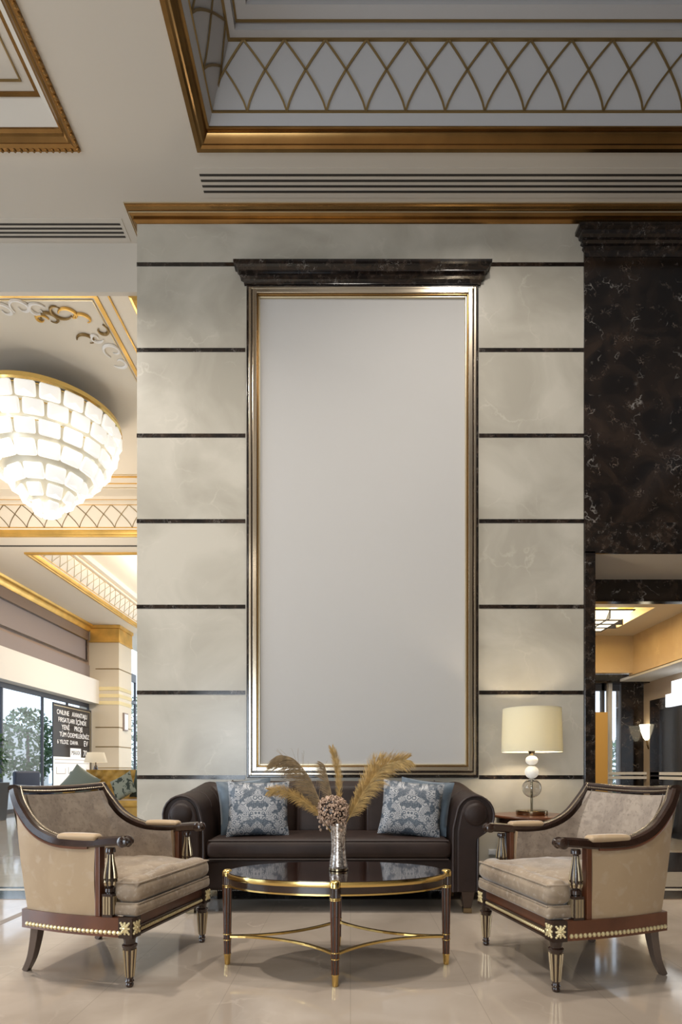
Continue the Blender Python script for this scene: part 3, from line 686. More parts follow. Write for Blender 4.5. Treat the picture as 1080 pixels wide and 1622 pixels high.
# ------------------------------------------------------------------ ARMCHAIRS
def arm_curve(side):       # centre line of arm rail -> stile (x lateral, y back, z)
    P = [(.365, .03, .695), (.366, .10, .690), (.368, .20, .680), (.372, .30, .680), (.376, .39, .690), (.372, .48, .722), (.364, .55, .770), (.357, .608, .838), (.347, .642, .888), (.337, .664, .930)]
    return [(side*x, y, z) for x, y, z in catmull(P, 5)]
def make_chair(loc, rz, label):
    c = thing('armchair', label, 'armchair', loc, rz, group='carved armchairs facing each other')
    # --- upholstery
    mb = MB().rbox((0, .03, .365), (.75, .16, .062), .022, mid=6).rbox((0, .33, .365), (.62, .48, .062), .02, mid=4)
    mb.build('seat_base', 'velvetseat', c, smooth=True, weld=True)
    mb = MB().rbox((0, .018, .447), (.73, .125, .114), .042, mid=6, crown=.016)
    mb.rbox((0, .26, .450), (.605, .55, .122), .045, mid=8, crown=.034)
    mb.v = [(x, y, z+(.006*sin(x*19+1)*cos(y*15)+.004*sin(x*37+y*23) if z > .47 else 0)) for x, y, z in mb.v]
    cu = mb.build('seat_cushion', 'velvetseat', c, smooth=True, weld=True)
    pp = MB()
    for z in (.395, .492): pp.tube([(-.355, -.043, z), (.355, -.043, z), (.362, .0, z), (.362, .07, z)], .0045, 6); pp.tube([(-.355, -.043, z), (-.362, 0, z), (-.362, .07, z)], .0045, 6)
    pp.build('piping', 'velvetseat', cu, smooth=True)
    for sd in (-1, 1):
        ac = arm_curve(sd)
        top = [p for p in ac if p[1] >= .165]; n = len(top); outer, inner = [], []
        nz = 8
        for i, p in enumerate(top):
            s = i/(n-1); yb = .17+.43*s; xb = .372-.045*s+.018*sin(pi*s)
            ro, ri = [], []
            for j in range(nz+1):
                k = j/nz; x = xb+(abs(p[0])-xb)*k+.012*sin(pi*k); y = yb+(p[1]-yb)*k; z = .33+(p[2]-.012-.33)*k
                ro.append((sd*(x+.004), y, z)); ri.append((sd*(x-.055), y-.012*s, z))
            outer.append(ro); inner.append(ri)
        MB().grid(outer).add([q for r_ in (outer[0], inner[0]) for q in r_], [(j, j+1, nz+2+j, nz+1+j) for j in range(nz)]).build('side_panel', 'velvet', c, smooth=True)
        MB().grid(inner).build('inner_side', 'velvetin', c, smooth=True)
        # arm rail and stile
        prof = [(-.027, -.016), (-.020, -.024), (.020, -.024), (.027, -.016), (.027, .012), (.018, .022), (-.018, .022), (-.027, .012)]
        rail = MB().sweep(ac, prof, up=(-sd*.15, -.45, 1)).build('arm_rail', 'wood', c, smooth=True, ang=30)
        # red-brown underside strip and pearl beading
        MB().tube([(x+sd*.022, y+.006, z-.022) for x, y, z in ac[10:]], .007, 6).build('lower_bead', 'woodred', rail, smooth=True)
        bd = MB(); bead_path = [(x-sd*.016, y-.012, z+.018) for x, y, z in ac[20:]]
        for a, b_ in zip(bead_path, bead_path[1:]):
            for q in (0, .5): bd.sphere(tuple(Vector(a).lerp(Vector(b_), q)), .0065, 6)
        bd.build('pearl_beading', 'silver', rail, smooth=True)
        MB().rbox((sd*.372, .265, .708), (.062, .215, .032), .016, 4, crown=.004, mid=4).build('arm_pad', 'velvet', c, smooth=True, weld=True)
        sc = MB().lathe([(.001, -.036), (.016, -.036), (.026, -.03), (.028, -.018), (.022, -.012), (.022, .012), (.028, .018), (.026, .03), (.016, .036), (.001, .036)], (sd*.365, .02, .69), 18, axis='x')
        sc.lathe([(.001, -.042), (.010, -.041), (.010, .041), (.001, .042)], (sd*.365, .02, .69), 12, axis='x')
        sc.build('arm_scroll', 'wood', c, smooth=True, ang=40)
        # baluster support with pale flutes
        bal = MB().lathe([(.020, .66), (.023, .652), (.023, .638), (.014, .632), (.0135, .618), (.015, .60), (.018, .58), (.0215, .56), (.0245, .54), (.026, .52), (.026, .50), (.022, .482), (.015, .474), (.024, .466), (.025, .45), (.018, .445), (.018, .44)], (sd*.365, .10, 0), 18)
        bal.box(sd*.365-.027, sd*.365+.027, .073, .127, .33, .442)
        bo = bal.build('arm_post', 'wood', c, smooth=True, ang=40)
        fl = MB()
        for k in range(7):
            a = 2*pi*k/7; pa = []
            for rr, zz in ((.0135, .628), (.0145, .612), (.0165, .594), (.020, .575), (.0235, .555), (.0265, .535), (.028, .515), (.0275, .498), (.023, .482)): pa.append((sd*.365+rr*cos(a), .10+rr*sin(a), zz))
            fl.tube(pa, .0048, 6, scale=lambda q: .55+.75*q)
        for k in (-1, 0, 1):
            fl.box(sd*.365+sd*.0265, sd*.365+sd*.031, .10+k*.015-.005, .10+k*.015+.005, .345, .43)
            fl.box(sd*.365+k*.015-.005, sd*.365+k*.015+.005, .069, .074, .345, .43)
        fl.build('flutes', 'flute', bo, smooth=True, ang=40)
        MB().box(sd*.365-.02, sd*.365+.021, .145, .172, .33, .672).build('side_post', 'woodred', c, bevel=.004)
    # back: inner and outer upholstery, crest rail
    inn, out = [], []
    for i in range(13):
        s = -1+2*i/12; ri, ro = [], []
        for j in range(9):
            k = j/8; z = .34+(.908-.012*(1-s*s)-.34)*k; bow = .045*(1-s*s)
            hw = .30+.033*k
            ri.append((s*hw, .525+.115*k+bow-.02*sin(pi*k), z)); ro.append((s*(hw+.012), .60+.085*k+bow, z))
        inn.append(ri); out.append(ro)
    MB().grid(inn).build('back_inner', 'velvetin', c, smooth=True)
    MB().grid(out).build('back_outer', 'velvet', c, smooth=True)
    crest = []
    for i in range(17):
        s = -1+2*i/16; crest.append((s*.350, .667+.045*(1-s*s), .938-.014*(1-s*s)))
    prof = [(-.026, -.020), (.026, -.020), (.028, .006), (.020, .016), (.006, .02), (-.018, .018), (-.028, .008)]
    cr = MB().sweep(crest, prof).build('crest_rail', 'wood', c, smooth=True, ang=30)
    bd = MB()
    for i in range(48):
        s = -.93+1.86*i/47; bd.sphere((s*.340, .667+.045*(1-s*s)-.027, .931-.014*(1-s*s)), .0055, 6)
    bd.build('pearl_beading', 'silver', cr, smooth=True)
    # seat rails
    def side(s): return [(s*(.372+.018*sin(pi*q/8)-.05*(q/8)), .035+.57*q/8, 0) for q in range(9)]
    L_, R_ = side(-1), side(1)
    rear = [(x, .61+.02*(1-(x/.3)**2), 0) for x in (-.2, 0, .2)]
    path = L_+rear+R_[::-1]
    def rail(prof, z): return MB().sweep([(x, y, z) for x, y, _ in path], prof)
    ra = rail([(-.022, -.052), (.016, -.052), (.018, -.02), (.014, .04), (-.022, .04)], .292)
    ra.add(*(lambda b_: (b_.v, b_.f))(MB().box(-.33, .33, -.018, .02, .240, .332)))
    ro = ra.build('seat_rail', 'woodred', c, smooth=True, ang=25)
    mb = MB(); q = [Vector((x, y, .262)) for x, y, _ in path]
    for a, b_ in zip(q, q[1:]):
        d = b_-a; L = d.length; nn = max(1, int(L/.019)); no = Vector((-d.y, d.x, 0)).normalized()
        for k in range(nn): mb.sphere(tuple(a+d*(k/nn)+no*.020), .0118, 8, sz=1.05)
    fb = MB()
    for k in range(38): fb.sphere((-.31+.62*k/37, -.020, .262), .0095, 8)
    mb.build('gilt_beading', 'orn', ro, smooth=True); fb.build('front_beading', 'orn', ro, smooth=True)
    md = MB().sweep([(x, y, .243) for x, y, _ in path], [(-.005, -.006), (.026, -.006), (.026, .006), (-.005, .006)]).box(-.33, .33, -.028, 0, .238, .248).box(-.33, .33, -.025, 0, .276, .284)
    md.build('rail_moulding', 'wood', ro)
    # legs
    for sd in (-1, 1):
        lg = MB().lathe([(.013, 0), (.017, .004), (.019, .012), (.016, .02), (.021, .028), (.016, .036), (.018, .05), (.029, .185), (.034, .192), (.035, .202), (.026, .208), (.028, .225), (.033, .24)], (sd*.36, 0, 0), 20)
        lg.box(sd*.36-.036, sd*.36+.036, -.036, .036, .238, .334)
        lo = lg.build('front_leg', 'wood', c, smooth=True, ang=40)
        fl = MB()
        for k in range(8):
            a = 2*pi*k/8+.2; fl.tube([(sd*.36+.0185*cos(a), .0185*sin(a), .05), (sd*.36+.0285*cos(a), .0285*sin(a), .18)], .0056, 6, up=(0, 1, 0), scale=lambda q_: .8+.35*q_)
        fl.build('flutes', 'flute', lo, smooth=True)
        rs = MB()
        for face in (0, 1):
            for k in range(8):
                a = k*pi/4+pi/8*0; ln = .034 if k % 2 else .024
                for q_ in (.35, .62, .9):
                    u_, v_ = ln*q_*cos(a), ln*q_*1.15*sin(a)
                    rr = .0085*(1.25-q_*.55)
                    if face == 0: rs.sphere((sd*.36+u_, -.037, .286+v_), rr, 6)
                    else: rs.sphere((sd*(.36+.037), u_, .286+v_), rr, 6)
            if face == 0: rs.sphere((sd*.36, -.04, .286), .009, 8)
            else: rs.sphere((sd*.40, 0, .286), .009, 8)
        rs.build('rosette', 'orn', lo, smooth=True)
        P = catmull([(sd*.30, .565, .245), (sd*.293, .585, .16), (sd*.285, .615, .07), (sd*.28, .655, 0)], 4)
        MB().sweep(P, [(-.022, -.02), (.022, -.02), (.022, .02), (-.022, .02)], up=(0, 1, 0), scale=lambda q_: 1.15-.4*q_).build('rear_leg', 'woodfoot', c, bevel=.003)
    return c
chair = make_chair((-.970, 3.055, 0), R(77.1), 'tan velvet armchair with carved dark frame on the left, facing right')
c2 = copy_tree(chair); c2.location = (.878, 2.998, 0); c2.rotation_euler = (0, 0, R(-77.3))
c2['label'] = 'tan velvet armchair with carved dark frame on the right in front of the lamp table'

# ------------------------------------------------------------------ SOFA
SX, SY = -.157, 4.06
sf = thing('sofa', 'wide dark brown rolled arm sofa against the marble wall under the fabric panel', 'sofa', (SX, SY+.4, 0))
def L(x, y, z): return (x, y-.4, z)          # sofa parts: y measured from the front
base = MB().rbox(L(0, .45, .275), (2.10, .82, .23), .03, mid=4).build('base', 'sofa', sf, smooth=True, weld=True)
MB().rbox(L(0, .30, .462), (1.755, .60, .155), .05, mid=10, crown=.022).build('seat_cushion', 'sofa', sf, smooth=True, weld=True)
mb = MB()
for z in (.392, .525): mb.tube([L(-.86, .006, z), L(.86, .006, z)], .006, 6)
mb.build('piping', 'sofapipe', sf, smooth=True)
for s in (-1, 1):
    xi, cx, cz, r_ = .880, 1.050, .715, .142
    out = [(xi, .16), (xi, .5), (xi+.002, .62)]
    for k in range(15):
        a = R(170-k*16.5) if k else R(170); out.append((cx+r_*cos(a), cz+r_*sin(a)))
    out += [(cx+.02, .56), (cx+.015, .16)]
    rows = []
    for y, dz, ins in ((.0, 0, .02), (.008, 0, .006), (.03, 0, 0), (.3, .012, 0), (.6, .045, 0), (.84, .075, 0)):
        rows.append([L(s*(xi+.08+(x-xi-.08)*(1-ins)), y, z+(dz+(-ins*.2)) * max(0, min(1, (z-.4)/.3))) for x, z in out])
    arm = MB().grid(rows, closev=True, caps=True).build('arm', 'sofa', sf, smooth=True, weld=True, ang=50)
    mb = MB().tube([L(s*(x*.985+.0145*cx if 0 else cx-.03+(x-cx+.03)*.93), -.006, .16+(z-.16)*.985) for x, z in out], .009, 8, up=(0, 1, 0))
    mb.build('front_piping', 'sofapipe', arm, smooth=True)
    fp = [(cx-.035+(x-cx+.035)*.72, .19+(z-.19)*.945) for x, z in out]
    MB().grid([[L(s*x, .01, z) for x, z in fp], [L(s*x, -.012, z) for x, z in fp], [L(s*(cx-.035+(x-cx+.035)*.9), -.02, .4+(z-.4)*.96) for x, z in fp]], closev=True, caps=True).build('front_panel', 'sofa', arm, smooth=True, weld=True)
    # scroll swirl and pleats over the roll
    MB().lathe([(.084, -.4-.012), (.082, -.4-.022), (.06, -.4-.034), (.03, -.4-.040), (.001, -.4-.042)], (s*cx, 0, cz), 28, axis='y').build('scroll_disc', 'sofa', arm, smooth=True, ang=60)
    for y, dz in ((.30, .012), (.52, .034), (.70, .055)):
        MB().tube([L(s*(cx+(r_+.0)*cos(R(a))), y+.03*sin(R(a)), cz+dz+(r_+.001)*sin(R(a))) for a in range(175, -30, -15)], .005, 6, up=(0, 1, 0)).build('pleat', 'sofapipe', arm, smooth=True)
    for y in (.06, .78):
        lg = MB().sweep([L(s*1.0, y, .165), L(s*1.0, y-.0, .035)], [(-.05, -.05), (.05, -.05), (.05, .05), (-.05, .05)], up=(0, 1, 0), scale=lambda q: 1-.45*q).build('leg', 'wood', sf, bevel=.004)
        MB().box(s*1.0-.03, s*1.0+.03, y-.4-.03, y-.4+.03, 0, .036).build('foot_cap', 'antique', lg)
out = [(.50, .40), (.56, .62), (.60, .74)]
for k in range(13): a = R(165-k*20); out.append((.735+.135*cos(a), .805+.135*sin(a)))
out += [(.80, .60), (.84, .2), (.6, .2)]
rows = []
for i in range(25):
    x = -1.10+2.2*i/24; e = abs(x)/1.10; dz = -.03*max(0, (e-.72)/.28)**1.5
    rows.append([L(x, y, z+dz) for y, z in out])
back = MB().grid(rows, closev=True, caps=True).build('backrest', 'sofa', sf, smooth=True, weld=True, ang=50)
for k in range(3):
    xc = -.59+.02+k*.55+.02
    o = MB().rbox((0, 0, 0), (.565, .14, .42), .06, mid=5, crown=0)
    o.xf(Matrix.Translation(L(xc, .50, .71)) @ Matrix.Rotation(R(-9), 4, 'X')); o.build('back_cushion', 'sofa', sf, smooth=True, weld=True)
for xs in (-.25, .30, .86, -.82):
    MB().tube([L(xs-.005, .415, .53), L(xs-.005, .445, .74), L(xs-.005, .53, .90), L(xs-.005, .68, .944)], .006, 6, up=(1, 0, 0)).build('back_seam', 'sofapipe', back, smooth=True)
mb = MB()
for i in range(118): mb.sphere(L(-1.04+2.08*i/117, .034, .165), .0055, 6)
nh = mb.build('nailhead_trim', 'steel', sf, smooth=True)

# ------------------------------------------------------------------ scatter cushions
def pillow(name, w_, h_, t_, mat, label, loc, rot, group=None, piping=None):
    e = bpy.data.objects
    N = 14; fr_, bk = [], []
    for i in range(N+1):
        s = -1+2*i/N; rf, rb = [], []
        for j in range(N+1):
            q = -1+2*j/N; th = t_/2*((1-abs(s)**2.6)*(1-abs(q)**2.6))**.55
            x = s*w_/2*(1-.07*(1-abs(q)**2)*(abs(s)**3)); y = q*h_/2*(1-.07*(1-abs(s)**2)*(abs(q)**3))
            rf.append((x, y, th)); rb.append((x, y, -th))
        fr_.append(rf); bk.append(rb)
    mb = MB().grid(fr_); mb.grid(bk[::-1])
    o = mb.build(name, mat, smooth=True, weld=True, ang=80); o.location = loc; o.rotation_euler = rot
    return tag(o, label, 'cushion', group)
G = 'scatter cushions on the brown sofa'
pillow('cushion', .46, .42, .15, 'damask', 'silver damask patterned cushion on the left half of the brown sofa', (-.685, 4.22, .745), (R(76), 0, R(5)), G)
pillow('cushion', .42, .42, .14, 'slate', 'plain slate blue cushion tucked behind the left patterned cushion', (-.80, 4.36, .755), (R(76), R(-4), R(18)), G)
pillow('cushion', .46, .42, .15, 'damask', 'silver damask patterned cushion on the right half of the brown sofa', (.45, 4.22, .745), (R(76), R(5), R(-10)), G)
pillow('cushion', .42, .42, .14, 'slate', 'plain slate blue cushion tucked behind the right patterned cushion', (.56, 4.36, .755), (R(76), R(6), R(-22)), G)

# ------------------------------------------------------------------ COFFEE TABLE
tb = thing('coffee_table', 'oval dark glossy coffee table with brass rims and brass stretchers', 'table', (-.073, 3.02, 0))
AX, AY = .575, .305
def ell(ax, ay, z, n=72): return [(ax*cos(2*pi*k/n), ay*sin(2*pi*k/n), z) for k in range(n)]
def disc(ax, ay, z0, z1): return MB().grid([ell(ax, ay, z0), ell(ax, ay, z1)], closev=True, caps=True)
disc(AX-.004, AY-.004, .478, .497).build('tabletop', 'tabletop', tb, smooth=True)
MB().sweep(ell(AX, AY, .482), [(-.006, -.012), (.006, -.012), (.009, 0), (.006, .012), (-.006, .012)], closed=True).build('brass_rim', 'brass', tb, smooth=True, ang=50)
MB().sweep(ell(AX-.012, AY-.012, .455), [(-.008, -.022), (.008, -.022), (.008, .022), (-.008, .022)], closed=True).build('apron', 'wood', tb, smooth=True)
MB().sweep(ell(AX-.004, AY-.004, .432), [(-.006, -.004), (.006, -.004), (.006, .004), (-.006, .004)], closed=True).build('lower_brass_rim', 'brass', tb, smooth=True)
for x, y in ((-AX-.006, 0), (AX+.006, 0), (0, -AY-.006), (0, AY+.006)):
    lg = MB()
    prof = []
    rows = []
    for z in (.05, .12, .145, .25, .35, .42, .485):
        rr = .0155+.009*(z/.485); rows.append([(x+(rr*(1+.10*cos(6*a)))*cos(a), y+(rr*(1+.10*cos(6*a)))*sin(a), z) for a in [2*pi*k/36 for k in range(36)]])
    lg.grid(rows, closev=True, caps=True); lo = lg.build('leg', 'wood', tb, smooth=True, ang=60)
    fl = MB()
    for k in range(6):
        a = 2*pi*(k+.5)/6; fl.tube([(x+.0155*cos(a), y+.0155*sin(a), .055), (x+.0225*cos(a), y+.0225*sin(a), .41)], .0035, 5, up=(0, 1, 0))
    fl.build('flutes', 'woodred', lo, smooth=True)
    MB().lathe([(.013, 0), (.0145, .004), (.018, .05), (.0195, .052), (.0195, .058), (.015, .058)], (x, y, 0), 20).build('brass_foot', 'brass', lo, smooth=True, ang=40)
    for z, r_ in ((.132, .0225), (.162, .0225), (.412, .0275), (.42, .028)): MB().lathe([(r_-.006, z-.004), (r_, z-.002), (r_, z+.002), (r_-.006, z+.004)], (x, y, 0), 20).build('brass_collar', 'brass', lo, smooth=True, ang=40)
    MB().lathe([(.0235, .468), (.0265, .470), (.0265, .494), (.022, .500), (.014, .505), (.001, .506)], (x, y, 0), 20).build('brass_cap', 'brass', lo, smooth=True, ang=40)
for sx in (-1, 1):
    for sy in (-1, 1):
        P = bez((sx*(AX-.01), sy*.004, .148), (sx*.22, sy*.012, .148), (sx*.006, sy*(AY-.012), .148), 16)
        MB().sweep(P, [(-.010, -.006), (.010, -.006), (.010, .006), (-.010, .006)]).build('stretcher', 'brass', tb, bevel=.0015)

# ------------------------------------------------------------------ VASE AND DRIED ARRANGEMENT
VX, VY, VZ = -.064, 3.03, .498
vs = thing('vase', 'hammered silver mosaic vase standing on the dark coffee table', 'vase', (VX, VY, VZ))
vp = []
for i in range(31):
    t_ = i/30; r_ = .0465-.011*sin(pi*min(1, t_*1.0))**1.2+.004*(1-t_)+ (.0 if t_ > .05 else -.004)
    vp.append((r_+(.0022 if i % 2 else 0), .004+.246*t_))
vp += [(.038, .25), (.034, .20), (.034, .02), (.001, .018)]
MB().lathe([(.001, 0)]+vp, n=40).build('vessel', 'mosaic', vs, smooth=True, ang=50)
MB().lathe([(.047, 0), (.052, .002), (.052, .012), (.047, .014)], n=40).build('foot_ring', 'antique', vs, smooth=True)
# dried blossom ball
hd = thing('dried_flower', 'round dried brown hydrangea head rising from the silver vase', 'dried flower', (VX-.03, VY-.02, .64))
MB().tube([(.02, .015, -.08), (.01, .01, .08), (0, 0, .17)], .004, 6).build('stem', 'pampasdry', hd)
mb = MB(); rnd = random.Random(3)
for i in range(900):
    a, z = rnd.uniform(0, 2*pi), rnd.uniform(-1, 1); q = sqrt(1-z*z); rr = .078*rnd.uniform(.88, 1.12)
    mb.sphere((rr*q*cos(a), rr*q*sin(a), .175+rr*z*.95), rnd.uniform(.0035, .0060), 6, sz=rnd.uniform(.8, 1.5))
for i in range(30):
    a = rnd.uniform(0, 2*pi); mb.sphere((.07*cos(a), .07*sin(a), .175+rnd.uniform(-.10, -.05)), .0065, 6, sz=1.3)
MB().sphere((0, 0, .175), .070, 16).build('blossom_core', 'wood', hd, smooth=True)
mb.build('blossom_head', 'dried', hd)
def plume(label, path, mat, droop_dir, blen, n=520, seed=0, half=None, spread=1.0, group='pampas plumes in the vase'):
    rnd = random.Random(seed); base = Vector(path[0]); P = [Vector(p) for p in catmull(path, 8)]
    t_ = thing('pampas_plume', label, 'dried plume', tuple(base), 0, group)
    MB().tube([p-base for p in P], .0028, 6, up=(0, 1, 0), scale=lambda q: 1-.7*q).build('stem', mat, t_, smooth=True)
    mb = MB(); dd = Vector(droop_dir); m_ = len(P)-1
    for i in range(n):
        q = min(.999, max(.0, .20+.80*(i/n)+rnd.uniform(-.015, .015))); k = int(q*m_); p = P[k].lerp(P[k+1], q*m_-k); tan = (P[k+1]-P[k]).normalized()
        sd = tan.cross(Vector((0, 1, 0))).normalized(); sg = half if half and rnd.random() < .97 else rnd.choice((-1, 1))
        env = blen*(.35+.65*sin(pi*min(1, .1+(q-.2)/.8*.85)))*rnd.uniform(.55, 1.0)
        side = (sd*sg*spread*rnd.uniform(.45, .85)+Vector((0, 1, 0))*rnd.uniform(-.4, .4))
        p1 = p+(tan*.85+side*.75)*env*.4; p2 = p1+(tan*.6+side*.9+dd*.25)*env*.38; p3 = p2+(tan*.35+side*.8+dd*.8)*env*.3
        wv = Vector((0, .0009, 0))+side.normalized()*.0003; w2 = tan*.0011
        mb.add([p-base-w2, p-base+w2, p1-base+w2, p1-base-w2, p2-base+w2*.8+wv, p2-base-w2*.8+wv, p3-base], [(0, 1, 2, 3), (3, 2, 4, 5), (5, 4, 6)])
    mb.build('plume', mat, t_)
    return t_
HL = 1          # barbs hang on the left of a rising stem
def W(px, py, Y): return ((px-555)/900*Y, Y, H+(1220-py)/900*Y)
plume('brown feathery pampas plume arching to the upper left', [W(526, 1315, 3.03), W(509, 1275, 3.02), W(490, 1232, 3.0), W(466, 1203, 2.98), W(444, 1196, 2.96)], 'pampasdry', (-.6, 0, -.7), .17, 620, 1, half=HL, spread=1.15)
plume('low golden pampas plume stretching far left over the cushion', [W(524, 1318, 3.02), W(503, 1288, 2.98), W(476, 1266, 2.94), W(448, 1252, 2.90), W(427, 1252, 2.88)], 'pampas', (-.3, 0, -.5), .085, 700, 2, spread=.8)
plume('upright golden pampas plume in the middle of the vase', [W(534, 1315, 3.04), W(537, 1275, 3.05), W(537, 1235, 3.06), W(532, 1205, 3.06), W(526, 1186, 3.06)], 'pampas', (-.1, 0, .2), .085, 700, 3, spread=.55)
plume('short wispy brown plume left of the upright golden one', [W(532, 1315, 3.06), W(528, 1282, 3.10), W(524, 1254, 3.12), W(518, 1228, 3.12), W(514, 1212, 3.12)], 'pampasdry', (-.5, 0, .2), .10, 260, 4, half=HL)
plume('broad golden pampas plume leaning to the right', [W(542, 1315, 3.02), W(557, 1288, 3.0), W(580, 1248, 2.98), W(608, 1213, 2.96), W(643, 1203, 2.94)], 'pampas', (.2, 0, -.5), .15, 1300, 5, spread=.85)
plume('slender golden plume behind the broad right hand plume', [W(542, 1315, 3.05), W(560, 1280, 3.08), W(578, 1240, 3.12), W(592, 1212, 3.14), W(606, 1202, 3.14)], 'pampas', (.3, 0, 0), .12, 600, 6, spread=.75)

# ------------------------------------------------------------------ SIDE TABLE AND LAMP
TX, TY = 1.467, 4.60
sd_ = thing('side_table', 'round red brown side table between the sofa arm and the right armchair', 'table', (TX, TY, 0))
MB().lathe([(.001, .645), (.29, .645), (.305, .65), (.31, .66), (.305, .67), (.001, .67)], n=64).build('tabletop', 'woodred', sd_, smooth=True, ang=40)
MB().lathe([(.27, .57), (.28, .575), (.28, .645), (.27, .645)], n=64).build('apron', 'wood', sd_, smooth=True)
MB().lathe([(.001, .18), (.22, .18), (.225, .19), (.22, .20), (.001, .20)], n=48).build('shelf', 'wood', sd_, smooth=True)
for k in range(4):
    a = pi/4+k*pi/2; MB().tube([(.25*cos(a), .25*sin(a), .64), (.22*cos(a), .22*sin(a), .2), (.24*cos(a), .24*sin(a), 0)], .018, 10, up=(1, 0, 0), scale=lambda q: 1.2-.5*q).build('leg', 'wood', sd_, smooth=True)
lp = thing('table_lamp', 'lit table lamp with cream drum shade over stacked glass balls', 'lamp', (TX, TY, .67))
MB().lathe([(.001, 0), (.122, 0), (.124, .004), (.124, .034), (.118, .038), (.001, .038)], n=48).build('base', 'antique', lp, smooth=True, ang=40)
MB().lathe([(.009, .03), (.009, .52), (.001, .52)], n=14).build('stem', 'antique', lp, smooth=True)
gb = MB().sphere((0, 0, .215), .077, 32); gi = MB().sphere((0, 0, .215), .0735, 32); gi.f = [f_[::-1] for f_ in gi.f]; gb.add(gi.v, gi.f)
gb.build('clear_ball', 'clear', lp, smooth=True, ang=80)['label'] = 'clear glass ball'
MB().sphere((0, 0, .345), .055, 28, sz=.97).build('opal_ball', 'opal', lp, smooth=True, ang=80)
MB().sphere((0, 0, .440), .049, 28, sz=.82).build('opal_ball', 'opal', lp, smooth=True, ang=80)
MB().lathe([(.012, .386), (.02, .388), (.02, .398), (.012, .40)], n=16).lathe([(.010, .482), (.02, .49), (.028, .515), (.012, .52)], n=16).build('collars', 'antique', lp, smooth=True)
MB().lathe([(.238, .508), (.228, .856), (.226, .856), (.236, .508)], n=64, ring=True).build('lamp_shade', 'shade', lp, smooth=True, ang=60)
for o in (lp.children[-1],):
    bmsh = o.data
MB().lathe([(.2385, .507), (.2385, .512), (.2355, .512), (.2355, .507)], n=64, ring=True).lathe([(.2285, .852), (.2285, .858), (.2255, .858), (.2255, .852)], n=64, ring=True).build('shade_trim', 'shade', lp, smooth=True)
MB().sphere((0, 0, .60), .022, 14).build('bulb', 'bulb', lp, smooth=True)
point('lamp_bulb', (TX, TY, .67+.67), 13, (1, .84, .62), .035)
tag(MB().box(1.215, 1.31, 4.99, 5.0, .285, .335).box(1.222, 1.258, 4.986, 4.99, .293, .327).box(1.267, 1.303, 4.986, 4.99, .293, .327).build('socket_plate', 'plate', bevel=.001),
    'small white double socket plate low on the wall between sofa and lamp table', 'socket')

# ------------------------------------------------------------------ LEFT HALL FURNITURE
ys_ = thing('sofa', 'mustard yellow button tufted sofa in the hall behind the left armchair', 'sofa', (-4.15, 10.3, 0))
MB().rbox((0, -.02, .27), (1.55, .82, .26), .04, mid=4).build('base', 'yellow', ys_, smooth=True, weld=True)
MB().rbox((0, -.12, .44), (1.40, .68, .12), .04, mid=5, crown=.01).build('seat_cushion', 'yellow', ys_, smooth=True, weld=True)
rows = []
for i in range(57):
    row = []
    for j in range(17):
        x = -.74+1.48*i/56; z = .45+.58*j/16
        tu = (abs(sin(pi*(x/.21+z/.19)))*abs(sin(pi*(x/.21-z/.19))))**.5
        row.append((x, .28-.05*tu, z))
    rows.append(row)
MB().grid(rows).box(-.76, .76, .26, .42, .15, 1.04).build('backrest', 'yellow', ys_, smooth=True, ang=60)
for s in (-1, 1):
    MB().rbox((s*.80, 0, .45), (.16, .84, .56), .06, mid=3).build('arm', 'yellow', ys_, smooth=True, weld=True)
    for y in (-.35, .35): MB().lathe([(.018, 0), (.028, .15)], (s*.72, y, 0), 10).build('leg', 'wood', ys_)
G2 = 'cushions on the mustard sofa'
pillow('cushion', .50, .50, .16, 'green', 'grey green cushion at the left end of the mustard sofa', (-4.83, 10.15, .80), (R(78), R(35), R(10)), G2)
pillow('cushion', .44, .44, .14, 'leafp', 'pale green cushion with dark leaf print on the mustard sofa', (-4.02, 10.05, .74), (R(72), R(-28), R(-8)), G2)
pillow('cushion', .50, .50, .15, 'darkgreen', 'dark green cushion at the right of the leaf print cushion', (-3.68, 10.2, .76), (R(78), R(8), R(-8)), G2)
ct = thing('console_table', 'dark console table behind the mustard sofa carrying the white lamp', 'table', (-4.9, 11.0, 0))
MB().box(-.45, .45, -.16, .16, .86, .90).build('tabletop', 'wood', ct, bevel=.004)
for x in (-.42, .42):
    for y in (-.13, .13): MB().box(x-.02, x+.02, y-.02, y+.02, 0, .86).build('leg', 'wood', ct)
l2 = thing('table_lamp', 'white tapered shade table lamp behind the mustard sofa', 'lamp', (-4.93, 11.0, .90))
MB().lathe([(.21, .28), (.155, .475), (.153, .475), (.208, .28)], n=40, ring=True).build('lamp_shade', 'shadewhite', l2, smooth=True, ang=60)
MB().lathe([(.001, 0), (.09, 0), (.09, .015), (.02, .02), (.03, .08), (.045, .14), (.03, .2), (.012, .24), (.012, .30)], n=24).build('base', 'wood', l2, smooth=True)
point('hall_lamp_bulb', (-4.93, 11.0, 1.28), 3, (1, .8, .55), .03)
